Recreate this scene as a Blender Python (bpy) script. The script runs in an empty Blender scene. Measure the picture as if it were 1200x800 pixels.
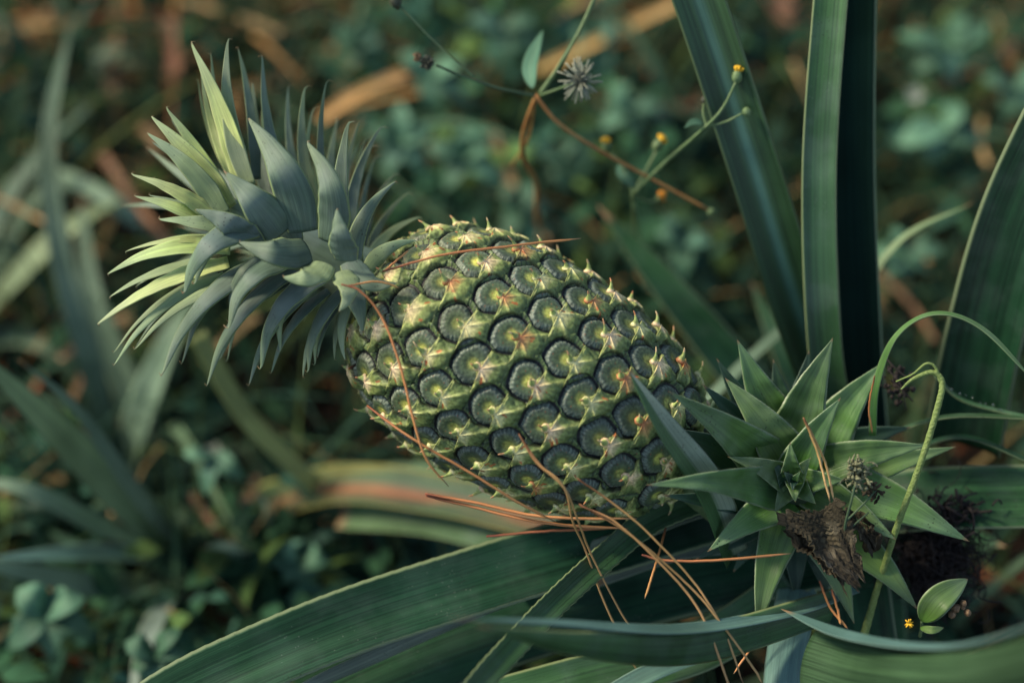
import bpy, math, random
import numpy as np
from mathutils import Vector, Matrix
rnd = random.Random(7)
rs = np.random.RandomState(5)
sc = bpy.context.scene
col = sc.collection
# ------------------------------------------------------------------ camera frame
H = 0.86; FD = 0.62; PITCH = math.radians(50)
LENS = 50.0; SW = 36.0
CAM = Vector((0, 0, H))
R_ = Vector((1, 0, 0)); F_ = Vector((0, math.cos(PITCH), -math.sin(PITCH))); U_ = Vector((0, math.sin(PITCH), math.cos(PITCH)))
def mpp(z): return (FD + z*0.01)*SW/LENS/1200.0          # metres per photo pixel at z cm behind the focus plane
def P(px, py, z=0.0):
    D = FD + z*0.01; m = mpp(z)
    return CAM + F_*D + R_*((px-600)*m) - U_*((py-400)*m)
def V(x, y, z): return (R_*x + U_*y - F_*z)             # right, up, towards the viewer
def G(px, py, h=0.0):                                    # point of the ground (height h) seen at a pixel
    m = SW/LENS/1200.0
    d = F_ + R_*((px-600)*m) - U_*((py-400)*m)
    t = (h - H)/d.z
    return CAM + d*t
def gz(px, py, h=0.0): return ((G(px, py, h)-CAM).dot(F_) - FD)*100.0

# ------------------------------------------------------------------ helpers
def setp(o, label=None, cat=None, group=None, kind=None):
    if label: o['label'] = label
    if cat: o['category'] = cat
    if group: o['group'] = group
    if kind: o['kind'] = kind
    return o
def empty(name, loc, label, cat, group=None):
    o = bpy.data.objects.new(name, None); col.objects.link(o); o.location = loc; o.empty_display_size = 0.02
    return setp(o, label, cat, group)
def mesh_obj(name, verts, faces, mat, parent=None, uvs=None, cols=None, smooth=True):
    """verts in world space; faces an (n,4) or list; uvs per vertex; cols per vertex."""
    me = bpy.data.meshes.new(name)
    verts = np.asarray(verts, dtype=np.float32)
    org = verts.mean(axis=0) if parent is None else np.array(parent_world(parent))
    big = isinstance(faces, np.ndarray)
    if not big: me.from_pydata((verts-org).tolist(), [], faces)
    else:
        fa = np.asarray(faces, dtype=np.int32); k = fa.shape[1]
        me.vertices.add(len(verts)); me.vertices.foreach_set('co', (verts-org).astype(np.float32).ravel())
        me.loops.add(fa.size); me.loops.foreach_set('vertex_index', fa.ravel())
        me.polygons.add(len(fa)); me.polygons.foreach_set('loop_start', np.arange(0, fa.size, k, dtype=np.int32))
        me.polygons.foreach_set('loop_total', np.full(len(fa), k, dtype=np.int32))
        me.update(calc_edges=True)
    if uvs is not None:
        li = np.empty(len(me.loops), dtype=np.int32); me.loops.foreach_get('vertex_index', li)
        ul = me.uv_layers.new(name='UVMap'); ul.data.foreach_set('uv', np.asarray(uvs, dtype=np.float32)[li].ravel())
    if cols is not None:
        ca = me.color_attributes.new('Col', 'FLOAT_COLOR', 'POINT')
        c4 = np.ones((len(verts), 4), dtype=np.float32); c4[:, :3] = cols
        ca.data.foreach_set('color', c4.ravel())
    if smooth: me.polygons.foreach_set('use_smooth', [True]*len(me.polygons))
    me.update()
    if mat: me.materials.append(mat)
    o = bpy.data.objects.new(name, me); col.objects.link(o)
    if parent is None: o.location = org
    else: o.parent = parent
    return o
WLOC = {}
def parent_world(p):
    v = Vector((0, 0, 0))
    while p is not None:
        v = v + p.location; p = p.parent
    return v
def catmull(pts, n):
    pts = [np.array(p, dtype=float) for p in pts]
    if len(pts) == 2:
        return np.array([pts[0]+(pts[1]-pts[0])*i/(n-1) for i in range(n)])
    ext = [2*pts[0]-pts[1]] + pts + [2*pts[-1]-pts[-2]]
    out = []
    segs = len(pts)-1
    for i in range(n):
        t = i/(n-1)*segs; k = min(int(t), segs-1); f = t-k
        a, b, c, d = ext[k:k+4]
        out.append(0.5*((2*b)+(-a+c)*f+(2*a-5*b+4*c-d)*f*f+(-a+3*b-3*c+d)*f**3))
    return np.array(out)
def bez(p0, p1, p2, n):
    t = np.linspace(0, 1, n)[:, None]
    return (1-t)**2*np.array(p0)+2*t*(1-t)*np.array(p1)+t*t*np.array(p2)
def arcl(path, n):
    s_ = np.concatenate([[0], np.cumsum(np.linalg.norm(np.diff(path, axis=0), axis=1))]); q = np.linspace(0, s_[-1], n)
    return np.stack([np.interp(q, s_, path[:, k]) for k in range(3)], 1)
def norm(v): return v/np.maximum(np.linalg.norm(v, axis=-1, keepdims=True), 1e-9)
class MB:
    def __init__(s): s.v = []; s.f = []; s.uv = []; s.c = []; s.n = 0
    def add(s, v, f, uv=None, c=None):
        v = np.asarray(v, dtype=float)
        s.v.append(v); s.f += [tuple(i+s.n for i in q) for q in f]
        s.uv.append(np.zeros((len(v), 2)) if uv is None else np.asarray(uv))
        cc = np.ones((len(v), 3))
        if c is not None: cc[:] = np.asarray(c)
        s.c.append(cc); s.n += len(v)
    def tube(s, path, rad, seg=6, c=None):
        path = np.asarray(path, dtype=float); n = len(path)
        rad = np.broadcast_to(np.asarray(rad, dtype=float), (n,))
        T = norm(np.gradient(path, axis=0))
        a = np.array([0.31, 0.52, 0.79]); N = norm(np.cross(T, a)); B = np.cross(T, N)
        vs = []; uv = []
        for k in range(seg):
            th = 2*math.pi*k/seg
            vs.append(path + rad[:, None]*(math.cos(th)*N+math.sin(th)*B)); uv.append(np.stack([np.linspace(0, 1, n), np.full(n, k/seg)], 1))
        v = np.stack(vs, 1).reshape(-1, 3); u = np.stack(uv, 1).reshape(-1, 2)
        f = [(i*seg+k, i*seg+(k+1) % seg, (i+1)*seg+(k+1) % seg, (i+1)*seg+k) for i in range(n-1) for k in range(seg)]
        f.append(tuple(range(seg))[::-1]); f.append(tuple((n-1)*seg+k for k in range(seg)))
        s.add(v, f, u, c)
    def blob(s, c0, r, seg=8, rings=6, jit=0.0, c=None, axis=None, stretch=1.0):
        v = []; f = []
        for i in range(rings+1):
            th = math.pi*i/rings
            for k in range(seg):
                ph = 2*math.pi*k/seg
                q = np.array([math.sin(th)*math.cos(ph), math.sin(th)*math.sin(ph), math.cos(th)*stretch])
                v.append(q*r*(1+jit*(rs.rand()-0.5)))
        v = np.array(v)
        if axis is not None:
            M = np.array(Vector((0, 0, 1)).rotation_difference(Vector(axis)).to_matrix()); v = v @ M.T
        for i in range(rings):
            for k in range(seg): f.append((i*seg+k, i*seg+(k+1) % seg, (i+1)*seg+(k+1) % seg, (i+1)*seg+k))
        s.add(v+np.array(c0), f, None, c)
    def build(s, name, mat, parent=None, smooth=True, cols=False):
        return mesh_obj(name, np.concatenate(s.v), s.f, mat, parent, np.concatenate(s.uv), np.concatenate(s.c) if cols else None, smooth)

# width profiles along the leaf
def prof(kind, t):
    if kind == 'blade': return np.minimum(1, 0.85+0.6*t)*(1-np.clip((t-0.25)/0.75, 0, 1)**2.6)
    if kind == 'long': return np.ones_like(t)*(1-np.clip((t-0.75)/0.25, 0, 1)**2)
    if kind == 'strap': return np.ones_like(t)
    if kind == 'tri': return np.clip(0.86+0.9*t, 0, 1)*(1-np.clip((t-0.06)/0.94, 0, 1)**1.25)
    if kind == 'crown': return np.clip(0.72+1.1*t, 0, 1)*np.clip(1-np.clip((t-0.18)/0.82, 0, 1)**1.35, 0, 1)
    if kind == 'ovate': return np.sin(math.pi*np.clip(t, 0, 1)**0.75)**0.85+0.02
def ribbon(mb, path, w, nrm, kind='blade', cup=0.25, thick=0.0006, nv=9, teeth=0.0, fold=0.0, wav=0.0, seed=0, twist=0.0):
    """closed thin leaf: path (n,3) world, half width w (m, scalar or array), nrm (3) or (n,3)"""
    n = len(path); t = np.linspace(0, 1, n)
    T = norm(np.gradient(path, axis=0))
    N = np.broadcast_to(np.asarray(nrm, dtype=float), (n, 3)); N = norm(N-(N*T).sum(1, keepdims=True)*T)
    S = np.cross(T, N)
    if twist:
        a = (twist*t)[:, None]; N, S = N*np.cos(a)+S*np.sin(a), S*np.cos(a)-N*np.sin(a)
    hw = np.asarray(w)*prof(kind, t); hw = np.maximum(hw, 0.00012)
    if teeth:
        k = (np.arange(n) % 5)/4.0; hw = hw + teeth*(1-k)**2*(hw > teeth*2)
    v = np.linspace(-1, 1, nv)
    vs = []; uv = []
    r = random.Random(seed); ph = r.random()*6; f1 = 3+r.random()*4
    for side in (1, -1):
        idx = range(nv) if side == 1 else range(nv-2, 0, -1)
        for j in idx:
            x = v[j]
            hgt = cup*hw*(x*x) + fold*hw*abs(x)
            hgt = hgt + wav*hw*x*np.sin(f1*t*6+ph+x)
            th = side*0.5*thick*(1-x*x)**0.5*np.clip(hw/0.002, 0.15, 1)
            xs = x*(1-0.25*abs(cup)*x*x)
            vs.append(path + S*(hw*xs)[:, None] + N*(hgt+th)[:, None])
            uv.append(np.stack([t, np.full(n, (x+1)/2)], 1))
    m = len(vs)
    vv = np.stack(vs, 1).reshape(-1, 3); uu = np.stack(uv, 1).reshape(-1, 2)
    f = [(i*m+k, i*m+(k+1) % m, (i+1)*m+(k+1) % m, (i+1)*m+k) for i in range(n-1) for k in range(m)]
    f.append(tuple(range(m))[::-1]); f.append(tuple((n-1)*m+k for k in range(m)))
    mb.add(vv, f, uu)
def leaf(name, pts, wpx, nrm, mat, parent=None, kind='blade', n=36, **kw):
    """pts: list of (px,py,z); wpx full width in photo pixels at the widest point"""
    w3 = [P(*p) for p in pts]; path = arcl(catmull(w3, 160), n)
    zs = ((path-np.array(CAM))@np.array(F_)-FD)*100
    w = np.array([mpp(z) for z in zs])*wpx/2
    if isinstance(nrm, list):
        a = np.array(V(*nrm[0])); b = np.array(V(*nrm[1])); t = np.linspace(0, 1, n)[:, None]; nn = a*(1-t)+b*t
    else: nn = np.array(V(*nrm))
    mb = MB(); ribbon(mb, path, w, nn, kind, **kw)
    return mb.build(name, mat, parent)

# ------------------------------------------------------------------ materials
def new_mat(name):
    m = bpy.data.materials.new(name); m.use_nodes = True
    nt = m.node_tree; nt.nodes.clear()
    return m, nt
def N(nt, t, **kw):
    n = nt.nodes.new(t)
    for k, v in kw.items():
        if k.startswith('i_'): n.inputs[k[2:].replace('_', ' ')].default_value = v
        else: setattr(n, k, v)
    return n
def mth(nt, op, a, b=None, clamp=False):
    n = nt.nodes.new('ShaderNodeMath'); n.operation = op; n.use_clamp = clamp
    for i, x in enumerate((a, b)):
        if x is None: continue
        if isinstance(x, (int, float)): n.inputs[i].default_value = x
        else: nt.links.new(x, n.inputs[i])
    return n.outputs[0]
def mixc(nt, f, a, b, bt='MIX'):
    n = nt.nodes.new('ShaderNodeMix'); n.data_type = 'RGBA'; n.blend_type = bt
    for i, x in ((0, f), (6, a), (7, b)):
        if isinstance(x, (int, float)): n.inputs[i].default_value = x
        elif isinstance(x, tuple): n.inputs[i].default_value = (*x, 1) if len(x) == 3 else x
        else: nt.links.new(x, n.inputs[i])
    return n.outputs[2]
def ramp(nt, x, a, b):
    n = nt.nodes.new('ShaderNodeMapRange'); n.interpolation_type = 'SMOOTHSTEP'
    nt.links.new(x, n.inputs[0]); n.inputs[1].default_value = a; n.inputs[2].default_value = b
    return n.outputs[0]
def leaf_mat(name, base, tip=None, edge=None, mid=None, stripe=0.35, rough=0.45, trans=0.12, specks=0.5, basecol=None, blotch=None, vary=0.25, spec=0.4, bstr=0.35, bloom=0.0, bands=None, tipb=True):
    m, nt = new_mat(name)
    uv = N(nt, 'ShaderNodeUVMap'); sep = N(nt, 'ShaderNodeSeparateXYZ'); nt.links.new(uv.outputs[0], sep.inputs[0])
    u, v = sep.outputs[0], sep.outputs[1]
    oi = N(nt, 'ShaderNodeObjectInfo'); rand = oi.outputs['Random']
    geo = N(nt, 'ShaderNodeNewGeometry')
    def streak(su, sv, w_off):
        cmb = N(nt, 'ShaderNodeCombineXYZ')
        nt.links.new(mth(nt, 'MULTIPLY', u, su), cmb.inputs[0]); nt.links.new(mth(nt, 'MULTIPLY', v, sv), cmb.inputs[1])
        nt.links.new(mth(nt, 'ADD', mth(nt, 'MULTIPLY', rand, 37.0), w_off), cmb.inputs[2])
        nz = N(nt, 'ShaderNodeTexNoise'); nz.inputs['Scale'].default_value = 1.0; nz.inputs['Detail'].default_value = 3
        nt.links.new(cmb.outputs[0], nz.inputs['Vector']); return nz.outputs[0]
    s1 = streak(2.0, 34.0, 0); s2 = streak(1.2, 7.0, 5); s3 = streak(5.0, 90.0, 9)
    c = base
    if tip: c = mixc(nt, ramp(nt, u, 0.35, 1.0), base, tip)
    if basecol: c = mixc(nt, ramp(nt, u, 0.30, 0.0), c, basecol)
    if mid:
        mv = mth(nt, 'ABSOLUTE', mth(nt, 'SUBTRACT', v, 0.5)); mv = mth(nt, 'ADD', mv, mth(nt, 'MULTIPLY', mth(nt, 'SUBTRACT', s2, 0.5), 0.12))
        c = mixc(nt, mth(nt, 'MULTIPLY', ramp(nt, mv, 0.16, 0.02), 0.6), c, mid)
    if blotch:
        nb = streak(4.0, 2.5, 21); c = mixc(nt, ramp(nt, nb, 0.50, 0.62), c, blotch)
    if bands:
        vb = mth(nt, 'ADD', v, mth(nt, 'MULTIPLY', mth(nt, 'SUBTRACT', s2, 0.5), 0.22))
        for (lo, hi, cb, am) in bands:
            blo = ramp(nt, streak(3.0, 3.0, 33+lo*50), 0.36, 0.56) if hi < 1 else mth(nt, 'ADD', 1.0, 0.0); mk = mth(nt, 'MULTIPLY', mth(nt, 'MULTIPLY', blo, ramp(nt, vb, lo-0.08, lo+0.06)), ramp(nt, vb, hi+0.08, hi-0.06)); c = mixc(nt, mth(nt, 'MULTIPLY', mk, am), c, cb)
    dark = mixc(nt, 1.0, c, (0.36, 0.42, 0.42), 'MULTIPLY'); lite = mixc(nt, 1.0, c, (1.5, 1.5, 1.4), 'MULTIPLY')
    c1 = mixc(nt, mth(nt, 'MULTIPLY', ramp(nt, s1, 0.62, 0.34), stripe), c, dark)
    c1 = mixc(nt, mth(nt, 'MULTIPLY', ramp(nt, s2, 0.45, 0.72), stripe), c1, lite)
    c1 = mixc(nt, mth(nt, 'MULTIPLY', ramp(nt, s3, 0.55, 0.75), stripe*0.6), c1, lite)
    tcp = N(nt, 'ShaderNodeTexCoord'); npz = N(nt, 'ShaderNodeTexNoise'); npz.inputs['Scale'].default_value = 22; npz.inputs['Detail'].default_value = 6; nt.links.new(tcp.outputs['Object'], npz.inputs['Vector'])
    c1 = mixc(nt, mth(nt, 'MULTIPLY', ramp(nt, npz.outputs[0], 0.42, 0.68), 0.45), c1, mixc(nt, 1.0, c1, (1.7, 1.6, 1.7), 'MULTIPLY'))
    c1 = mixc(nt, mth(nt, 'MULTIPLY', ramp(nt, npz.outputs[0], 0.52, 0.34), 0.4), c1, mixc(nt, 1.0, c1, (0.5, 0.55, 0.5), 'MULTIPLY'))
    # per object variation
    hs = N(nt, 'ShaderNodeHueSaturation'); nt.links.new(c1, hs.inputs['Color'])
    nt.links.new(mth(nt, 'ADD', mth(nt, 'MULTIPLY', rand, vary), 1-vary/2), hs.inputs['Value'])
    r2 = mth(nt, 'FRACT', mth(nt, 'MULTIPLY', rand, 7.31)); nt.links.new(mth(nt, 'ADD', mth(nt, 'MULTIPLY', r2, 0.03), 0.485), hs.inputs['Hue'])
    c2 = hs.outputs[0]
    if bloom:
        tb = N(nt, 'ShaderNodeTexCoord'); nbm = N(nt, 'ShaderNodeTexNoise'); nbm.inputs['Scale'].default_value = 60; nbm.inputs['Detail'].default_value = 5
        nt.links.new(tb.outputs['Object'], nbm.inputs['Vector'])
        c2 = mixc(nt, mth(nt, 'MULTIPLY', ramp(nt, nbm.outputs[0], 0.42, 0.66), bloom), c2, (0.20, 0.26, 0.25))
    if tipb: c2 = mixc(nt, ramp(nt, mth(nt, 'ADD', u, mth(nt, 'MULTIPLY', mth(nt, 'SUBTRACT', rand, 0.5), 0.03)), 0.945, 0.985), c2, (0.26, 0.17, 0.09))
    if edge:
        ev = mth(nt, 'MULTIPLY', mth(nt, 'ABSOLUTE', mth(nt, 'SUBTRACT', v, 0.5)), 2.0)
        c2 = mixc(nt, ramp(nt, ev, 0.875, 0.955), c2, edge)
    if specks:
        tc = N(nt, 'ShaderNodeTexCoord')
        vo = N(nt, 'ShaderNodeTexVoronoi'); vo.inputs['Scale'].default_value = 420; nt.links.new(tc.outputs['Object'], vo.inputs['Vector'])
        ns = N(nt, 'ShaderNodeTexNoise'); ns.inputs['Scale'].default_value = 45; nt.links.new(tc.outputs['Object'], ns.inputs['Vector'])
        msk = mth(nt, 'MULTIPLY', ramp(nt, vo.outputs['Distance'], 0.17, 0.08), ramp(nt, ns.outputs[0], 0.52, 0.62))
        c2 = mixc(nt, mth(nt, 'MULTIPLY', msk, specks*0.6), c2, (0.20, 0.24, 0.21))
        vo2 = N(nt, 'ShaderNodeTexVoronoi'); vo2.inputs['Scale'].default_value = 520; nt.links.new(tc.outputs['Object'], vo2.inputs['Vector'])
        ns2 = N(nt, 'ShaderNodeTexNoise'); ns2.inputs['Scale'].default_value = 28; ns2.inputs['Detail'].default_value = 4; nt.links.new(tc.outputs['Object'], ns2.inputs['Vector'])
        msk2 = mth(nt, 'MULTIPLY', ramp(nt, vo2.outputs['Distance'], 0.25, 0.10), ramp(nt, ns2.outputs[0], 0.50, 0.66))
        c2 = mixc(nt, mth(nt, 'MULTIPLY', msk2, min(1, specks*1.3)), c2, (0.016, 0.016, 0.012))
    bs = N(nt, 'ShaderNodeBsdfPrincipled'); bs.inputs['Specular IOR Level'].default_value = spec
    nt.links.new(c2, bs.inputs['Base Color'])
    nt.links.new(mth(nt, 'ADD', mth(nt, 'MULTIPLY', mth(nt, 'ADD', s2, npz.outputs[0]), 0.28), rough-0.26), bs.inputs['Roughness'])
    bp = N(nt, 'ShaderNodeBump'); bp.inputs['Strength'].default_value = bstr; bp.inputs['Distance'].default_value = 0.0008
    nt.links.new(mth(nt, 'ADD', s1, mth(nt, 'MULTIPLY', s3, 0.5)), bp.inputs['Height']); nt.links.new(bp.outputs[0], bs.inputs['Normal'])
    out = N(nt, 'ShaderNodeOutputMaterial')
    if trans > 0:
        tr = N(nt, 'ShaderNodeBsdfTranslucent'); nt.links.new(mixc(nt, 1.0, c2, (1.2, 1.5, 0.7), 'MULTIPLY'), tr.inputs[0])
        mx = N(nt, 'ShaderNodeMixShader'); mx.inputs[0].default_value = trans
        nt.links.new(bs.outputs[0], mx.inputs[1]); nt.links.new(tr.outputs[0], mx.inputs[2]); nt.links.new(mx.outputs[0], out.inputs[0])
    else: nt.links.new(bs.outputs[0], out.inputs[0])
    return m
def plain_mat(name, a, b, scale=80, rough=0.6, trans=0.0, vcol=False, vary=0.2, spec=0.3, bump=0.4):
    m, nt = new_mat(name)
    tc = N(nt, 'ShaderNodeTexCoord'); nz = N(nt, 'ShaderNodeTexNoise'); nz.inputs['Scale'].default_value = scale; nz.inputs['Detail'].default_value = 5
    nt.links.new(tc.outputs['Object'], nz.inputs['Vector'])
    c = mixc(nt, ramp(nt, nz.outputs[0], 0.35, 0.65), a, b)
    if vcol:
        at = N(nt, 'ShaderNodeAttribute'); at.attribute_name = 'Col'
        c = mixc(nt, 1.0, at.outputs['Color'], mixc(nt, ramp(nt, nz.outputs[0], 0.35, 0.65), (0.75, 0.75, 0.75), (1.2, 1.2, 1.2)), 'MULTIPLY')
    if vary and not vcol:
        oi = N(nt, 'ShaderNodeObjectInfo'); hs = N(nt, 'ShaderNodeHueSaturation'); nt.links.new(c, hs.inputs['Color'])
        nt.links.new(mth(nt, 'ADD', mth(nt, 'MULTIPLY', oi.outputs['Random'], vary), 1-vary/2), hs.inputs['Value']); c = hs.outputs[0]
    bs = N(nt, 'ShaderNodeBsdfPrincipled'); bs.inputs['Roughness'].default_value = rough; bs.inputs['Specular IOR Level'].default_value = spec
    nt.links.new(c, bs.inputs['Base Color'])
    bp = N(nt, 'ShaderNodeBump'); bp.inputs['Strength'].default_value = bump; bp.inputs['Distance'].default_value = 0.001
    nt.links.new(nz.outputs[0], bp.inputs['Height']); nt.links.new(bp.outputs[0], bs.inputs['Normal'])
    out = N(nt, 'ShaderNodeOutputMaterial')
    if trans:
        tr = N(nt, 'ShaderNodeBsdfTranslucent'); nt.links.new(c, tr.inputs[0]); mx = N(nt, 'ShaderNodeMixShader'); mx.inputs[0].default_value = trans
        nt.links.new(bs.outputs[0], mx.inputs[1]); nt.links.new(tr.outputs[0], mx.inputs[2]); nt.links.new(mx.outputs[0], out.inputs[0])
    else: nt.links.new(bs.outputs[0], out.inputs[0])
    return m
M = {}
M['crown'] = leaf_mat('crown leaf waxy green', (0.090, 0.145, 0.105), (0.18, 0.255, 0.150), edge=(0.26, 0.36, 0.17), stripe=0.45, rough=0.5, trans=0.10, specks=0.7, vary=0.3, bloom=0.35)
M['crown_pale'] = leaf_mat('crown leaf backlit', (0.52, 0.62, 0.24), (0.50, 0.60, 0.34), edge=(0.54, 0.60, 0.30), stripe=0.4, rough=0.5, trans=0.25, specks=0.25, vary=0.15, bloom=0.15)  # lighter copy of the crown leaf, backlight painted into its colour
M['crown_mid'] = leaf_mat('crown leaf middle green', (0.25, 0.34, 0.17), (0.34, 0.45, 0.25), edge=(0.36, 0.44, 0.22), stripe=0.3, rough=0.5, trans=0.18, specks=0.4, vary=0.2, bloom=0.25)
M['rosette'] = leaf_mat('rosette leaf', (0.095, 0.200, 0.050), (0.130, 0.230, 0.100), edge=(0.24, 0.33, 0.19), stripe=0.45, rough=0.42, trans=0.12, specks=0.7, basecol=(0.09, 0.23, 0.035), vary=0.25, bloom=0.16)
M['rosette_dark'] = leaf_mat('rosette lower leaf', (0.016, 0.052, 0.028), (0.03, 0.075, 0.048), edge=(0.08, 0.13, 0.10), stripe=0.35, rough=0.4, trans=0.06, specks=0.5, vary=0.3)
M['blade'] = leaf_mat('long blade dark green', (0.011, 0.046, 0.022), (0.022, 0.070, 0.027), edge=(0.17, 0.23, 0.13), bloom=.06, stripe=.8, rough=0.38, trans=0.05, specks=0.55, vary=0.3, spec=0.22)
M['blade_lit_half'] = leaf_mat('folded blade with painted lit half', (0.06, 0.13, 0.045), (0.07, 0.14, 0.05), bands=[(0.54, 1.2, (0.27, 0.34, 0.25), 1.0)], stripe=0.4, rough=0.45, trans=0.05, specks=0.5, vary=0.1)  # grey band paints the lit half of the folded leaf
M['blade_soft'] = leaf_mat('soft green blade', (0.036, 0.080, 0.040), (0.04, 0.085, 0.04), spec=.2, stripe=0.8, rough=0.5, trans=0.05, specks=0.2, vary=0.1)
M['blade_dark'] = leaf_mat('dark blade', (0.004, 0.014, 0.010), (0.005, 0.018, 0.012), edge=(0.22, 0.30, 0.18), stripe=0.5, rough=0.6, trans=0.0, specks=0.1, vary=0.1, spec=0.02)
M['blade_sheen'] = leaf_mat('long blade painted bluish sheen', (0.030, 0.080, 0.034), (0.045, 0.105, 0.045), edge=(0.14, 0.21, 0.09), mid=(0.09, 0.21, 0.18), stripe=0.7, rough=0.4, trans=0.05, specks=0.3, vary=0.1)  # mid colour is a bluish highlight painted down the centre
M['blade_green'] = leaf_mat('long blade mid green', (0.036, 0.098, 0.038), (0.052, 0.125, 0.042), edge=(0.22, 0.29, 0.14), bloom=.12, stripe=.7, rough=0.4, trans=0.07, specks=0.5, vary=0.15)
M['blade_grey'] = leaf_mat('blade underside grey', (0.13, 0.18, 0.15), (0.15, 0.20, 0.16), edge=(0.22, 0.28, 0.20), stripe=0.6, rough=0.55, trans=0.06, specks=0.4, vary=0.15)
M['blade_teal'] = leaf_mat('blade waxy teal and lit rim', (0.085, 0.175, 0.150), (0.10, 0.20, 0.17), edge=(0.16, 0.26, 0.22), stripe=0.4, rough=0.45, trans=0.05, specks=0.4, vary=0.15)
M['far_blade'] = leaf_mat('far blade', (0.120, 0.185, 0.125), (0.14, 0.21, 0.13), stripe=0.4, rough=0.5, trans=0.1, specks=0, vary=0.4, spec=.15)
M['far_dark'] = leaf_mat('far dark blade', (0.025, 0.060, 0.045), (0.035, 0.08, 0.055), stripe=0.4, rough=0.5, trans=0.1, specks=0, vary=0.5, spec=.1)
M['far_blade_pale'] = leaf_mat('far pale blade', (0.16, 0.23, 0.13), (0.20, 0.28, 0.13), stripe=0.4, rough=0.5, trans=0.15, specks=0, vary=0.3)
M['lime'] = leaf_mat('lime stem', (0.22, 0.28, 0.09), (0.26, 0.31, 0.10), stripe=0.3, rough=0.5, trans=0.1, specks=0, vary=0.1)
M['turning'] = leaf_mat('turning blade', (0.040, 0.080, 0.036), (0.05, 0.09, 0.035), bands=[(0.05, 0.30, (0.16, 0.07, 0.03), 0.7), (0.36, 0.56, (0.26, 0.07, 0.025), 0.85), (0.72, 0.90, (0.24, 0.19, 0.03), 0.85)], edge=(0.25, 0.24, 0.05), stripe=0.5, rough=0.45, trans=0.08, specks=0.3, vary=0.1)
M['straw'] = leaf_mat('dry straw', (0.38, 0.25, 0.11), (0.43, 0.29, 0.13), stripe=0.5, rough=0.6, trans=0.1, specks=0, vary=0.5)
M['straw_gold'] = leaf_mat('golden straw', (0.60, 0.37, 0.13), (0.64, 0.40, 0.16), stripe=0.5, rough=0.6, trans=0.1, specks=0, vary=0.1)
M['straw_brown'] = leaf_mat('dry brown stalk', (0.17, 0.088, 0.045), (0.20, 0.10, 0.05), stripe=0.5, rough=0.7, trans=0.05, specks=0, vary=0.5)
M['needle'] = leaf_mat('pine needle', (0.50, 0.20, 0.075), (0.56, 0.27, 0.10), stripe=0.6, rough=0.45, trans=0.05, specks=0.3, vary=0.35, basecol=(0.20, 0.06, 0.03))
M['needle_pale'] = leaf_mat('pale pine needle', (0.58, 0.32, 0.13), (0.64, 0.38, 0.18), stripe=0.5, rough=0.45, trans=0.05, specks=0.3, vary=0.25, basecol=(0.20, 0.07, 0.03))
M['herb'] = leaf_mat('herb leaf', (0.080, 0.180, 0.115), (0.09, 0.20, 0.12), stripe=0.3, rough=0.5, trans=0.2, specks=0, vary=0.6, mid=(0.11, 0.21, 0.13), spec=.2, tipb=False)
M['stem_green'] = plain_mat('green stem', (0.10, 0.17, 0.07), (0.15, 0.22, 0.10), 300)
M['stem_dark'] = plain_mat('dark green stem', (0.04, 0.08, 0.045), (0.06, 0.10, 0.05), 300)
M['stem_orange'] = plain_mat('orange dry stem', (0.36, 0.16, 0.05), (0.42, 0.24, 0.08), 200)
M['stem_curl'] = plain_mat('ribbed curled stem', (0.15, 0.22, 0.06), (0.20, 0.27, 0.09), 900, bump=1.0)
M['yellow'] = plain_mat('yellow petals', (0.62, 0.36, 0.02), (0.75, 0.46, 0.03), 500)
M['orange'] = plain_mat('orange petals', (0.60, 0.22, 0.02), (0.70, 0.30, 0.03), 500)
M['white'] = plain_mat('white petals', (0.22, 0.26, 0.20), (0.36, 0.38, 0.30), 300)
M['seed'] = plain_mat('dark seed', (0.035, 0.04, 0.03), (0.07, 0.08, 0.055), 800)
M['seed_pale'] = plain_mat('seed awn pale', (0.24, 0.27, 0.20), (0.34, 0.36, 0.28), 800)
M['seed_brown'] = plain_mat('seed brown', (0.14, 0.09, 0.05), (0.26, 0.17, 0.09), 800)
M['withered'] = plain_mat('withered brown leaf', (0.018, 0.016, 0.010), (0.085, 0.068, 0.042), 130, rough=0.85, bump=1.0, spec=0.15)
M['roots'] = plain_mat('dead roots', (0.010, 0.009, 0.010), (0.034, 0.027, 0.025), 200, rough=0.8)
M['dew'] = plain_mat('dew', (0.6, 0.65, 0.62), (0.7, 0.72, 0.7), 100, rough=0.1, spec=0.8)
M['vc'] = plain_mat('coloured litter', (0, 0, 0), (1, 1, 1), 60, rough=0.7, trans=0.15, vcol=True, spec=0.04)

m, nt = new_mat('dew drop'); M['dew'] = m
bs = N(nt, 'ShaderNodeBsdfPrincipled'); bs.inputs['Roughness'].default_value = 0.03; bs.inputs['Transmission Weight'].default_value = 1.0; bs.inputs['IOR'].default_value = 1.33
out = N(nt, 'ShaderNodeOutputMaterial'); nt.links.new(bs.outputs[0], out.inputs[0])
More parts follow.
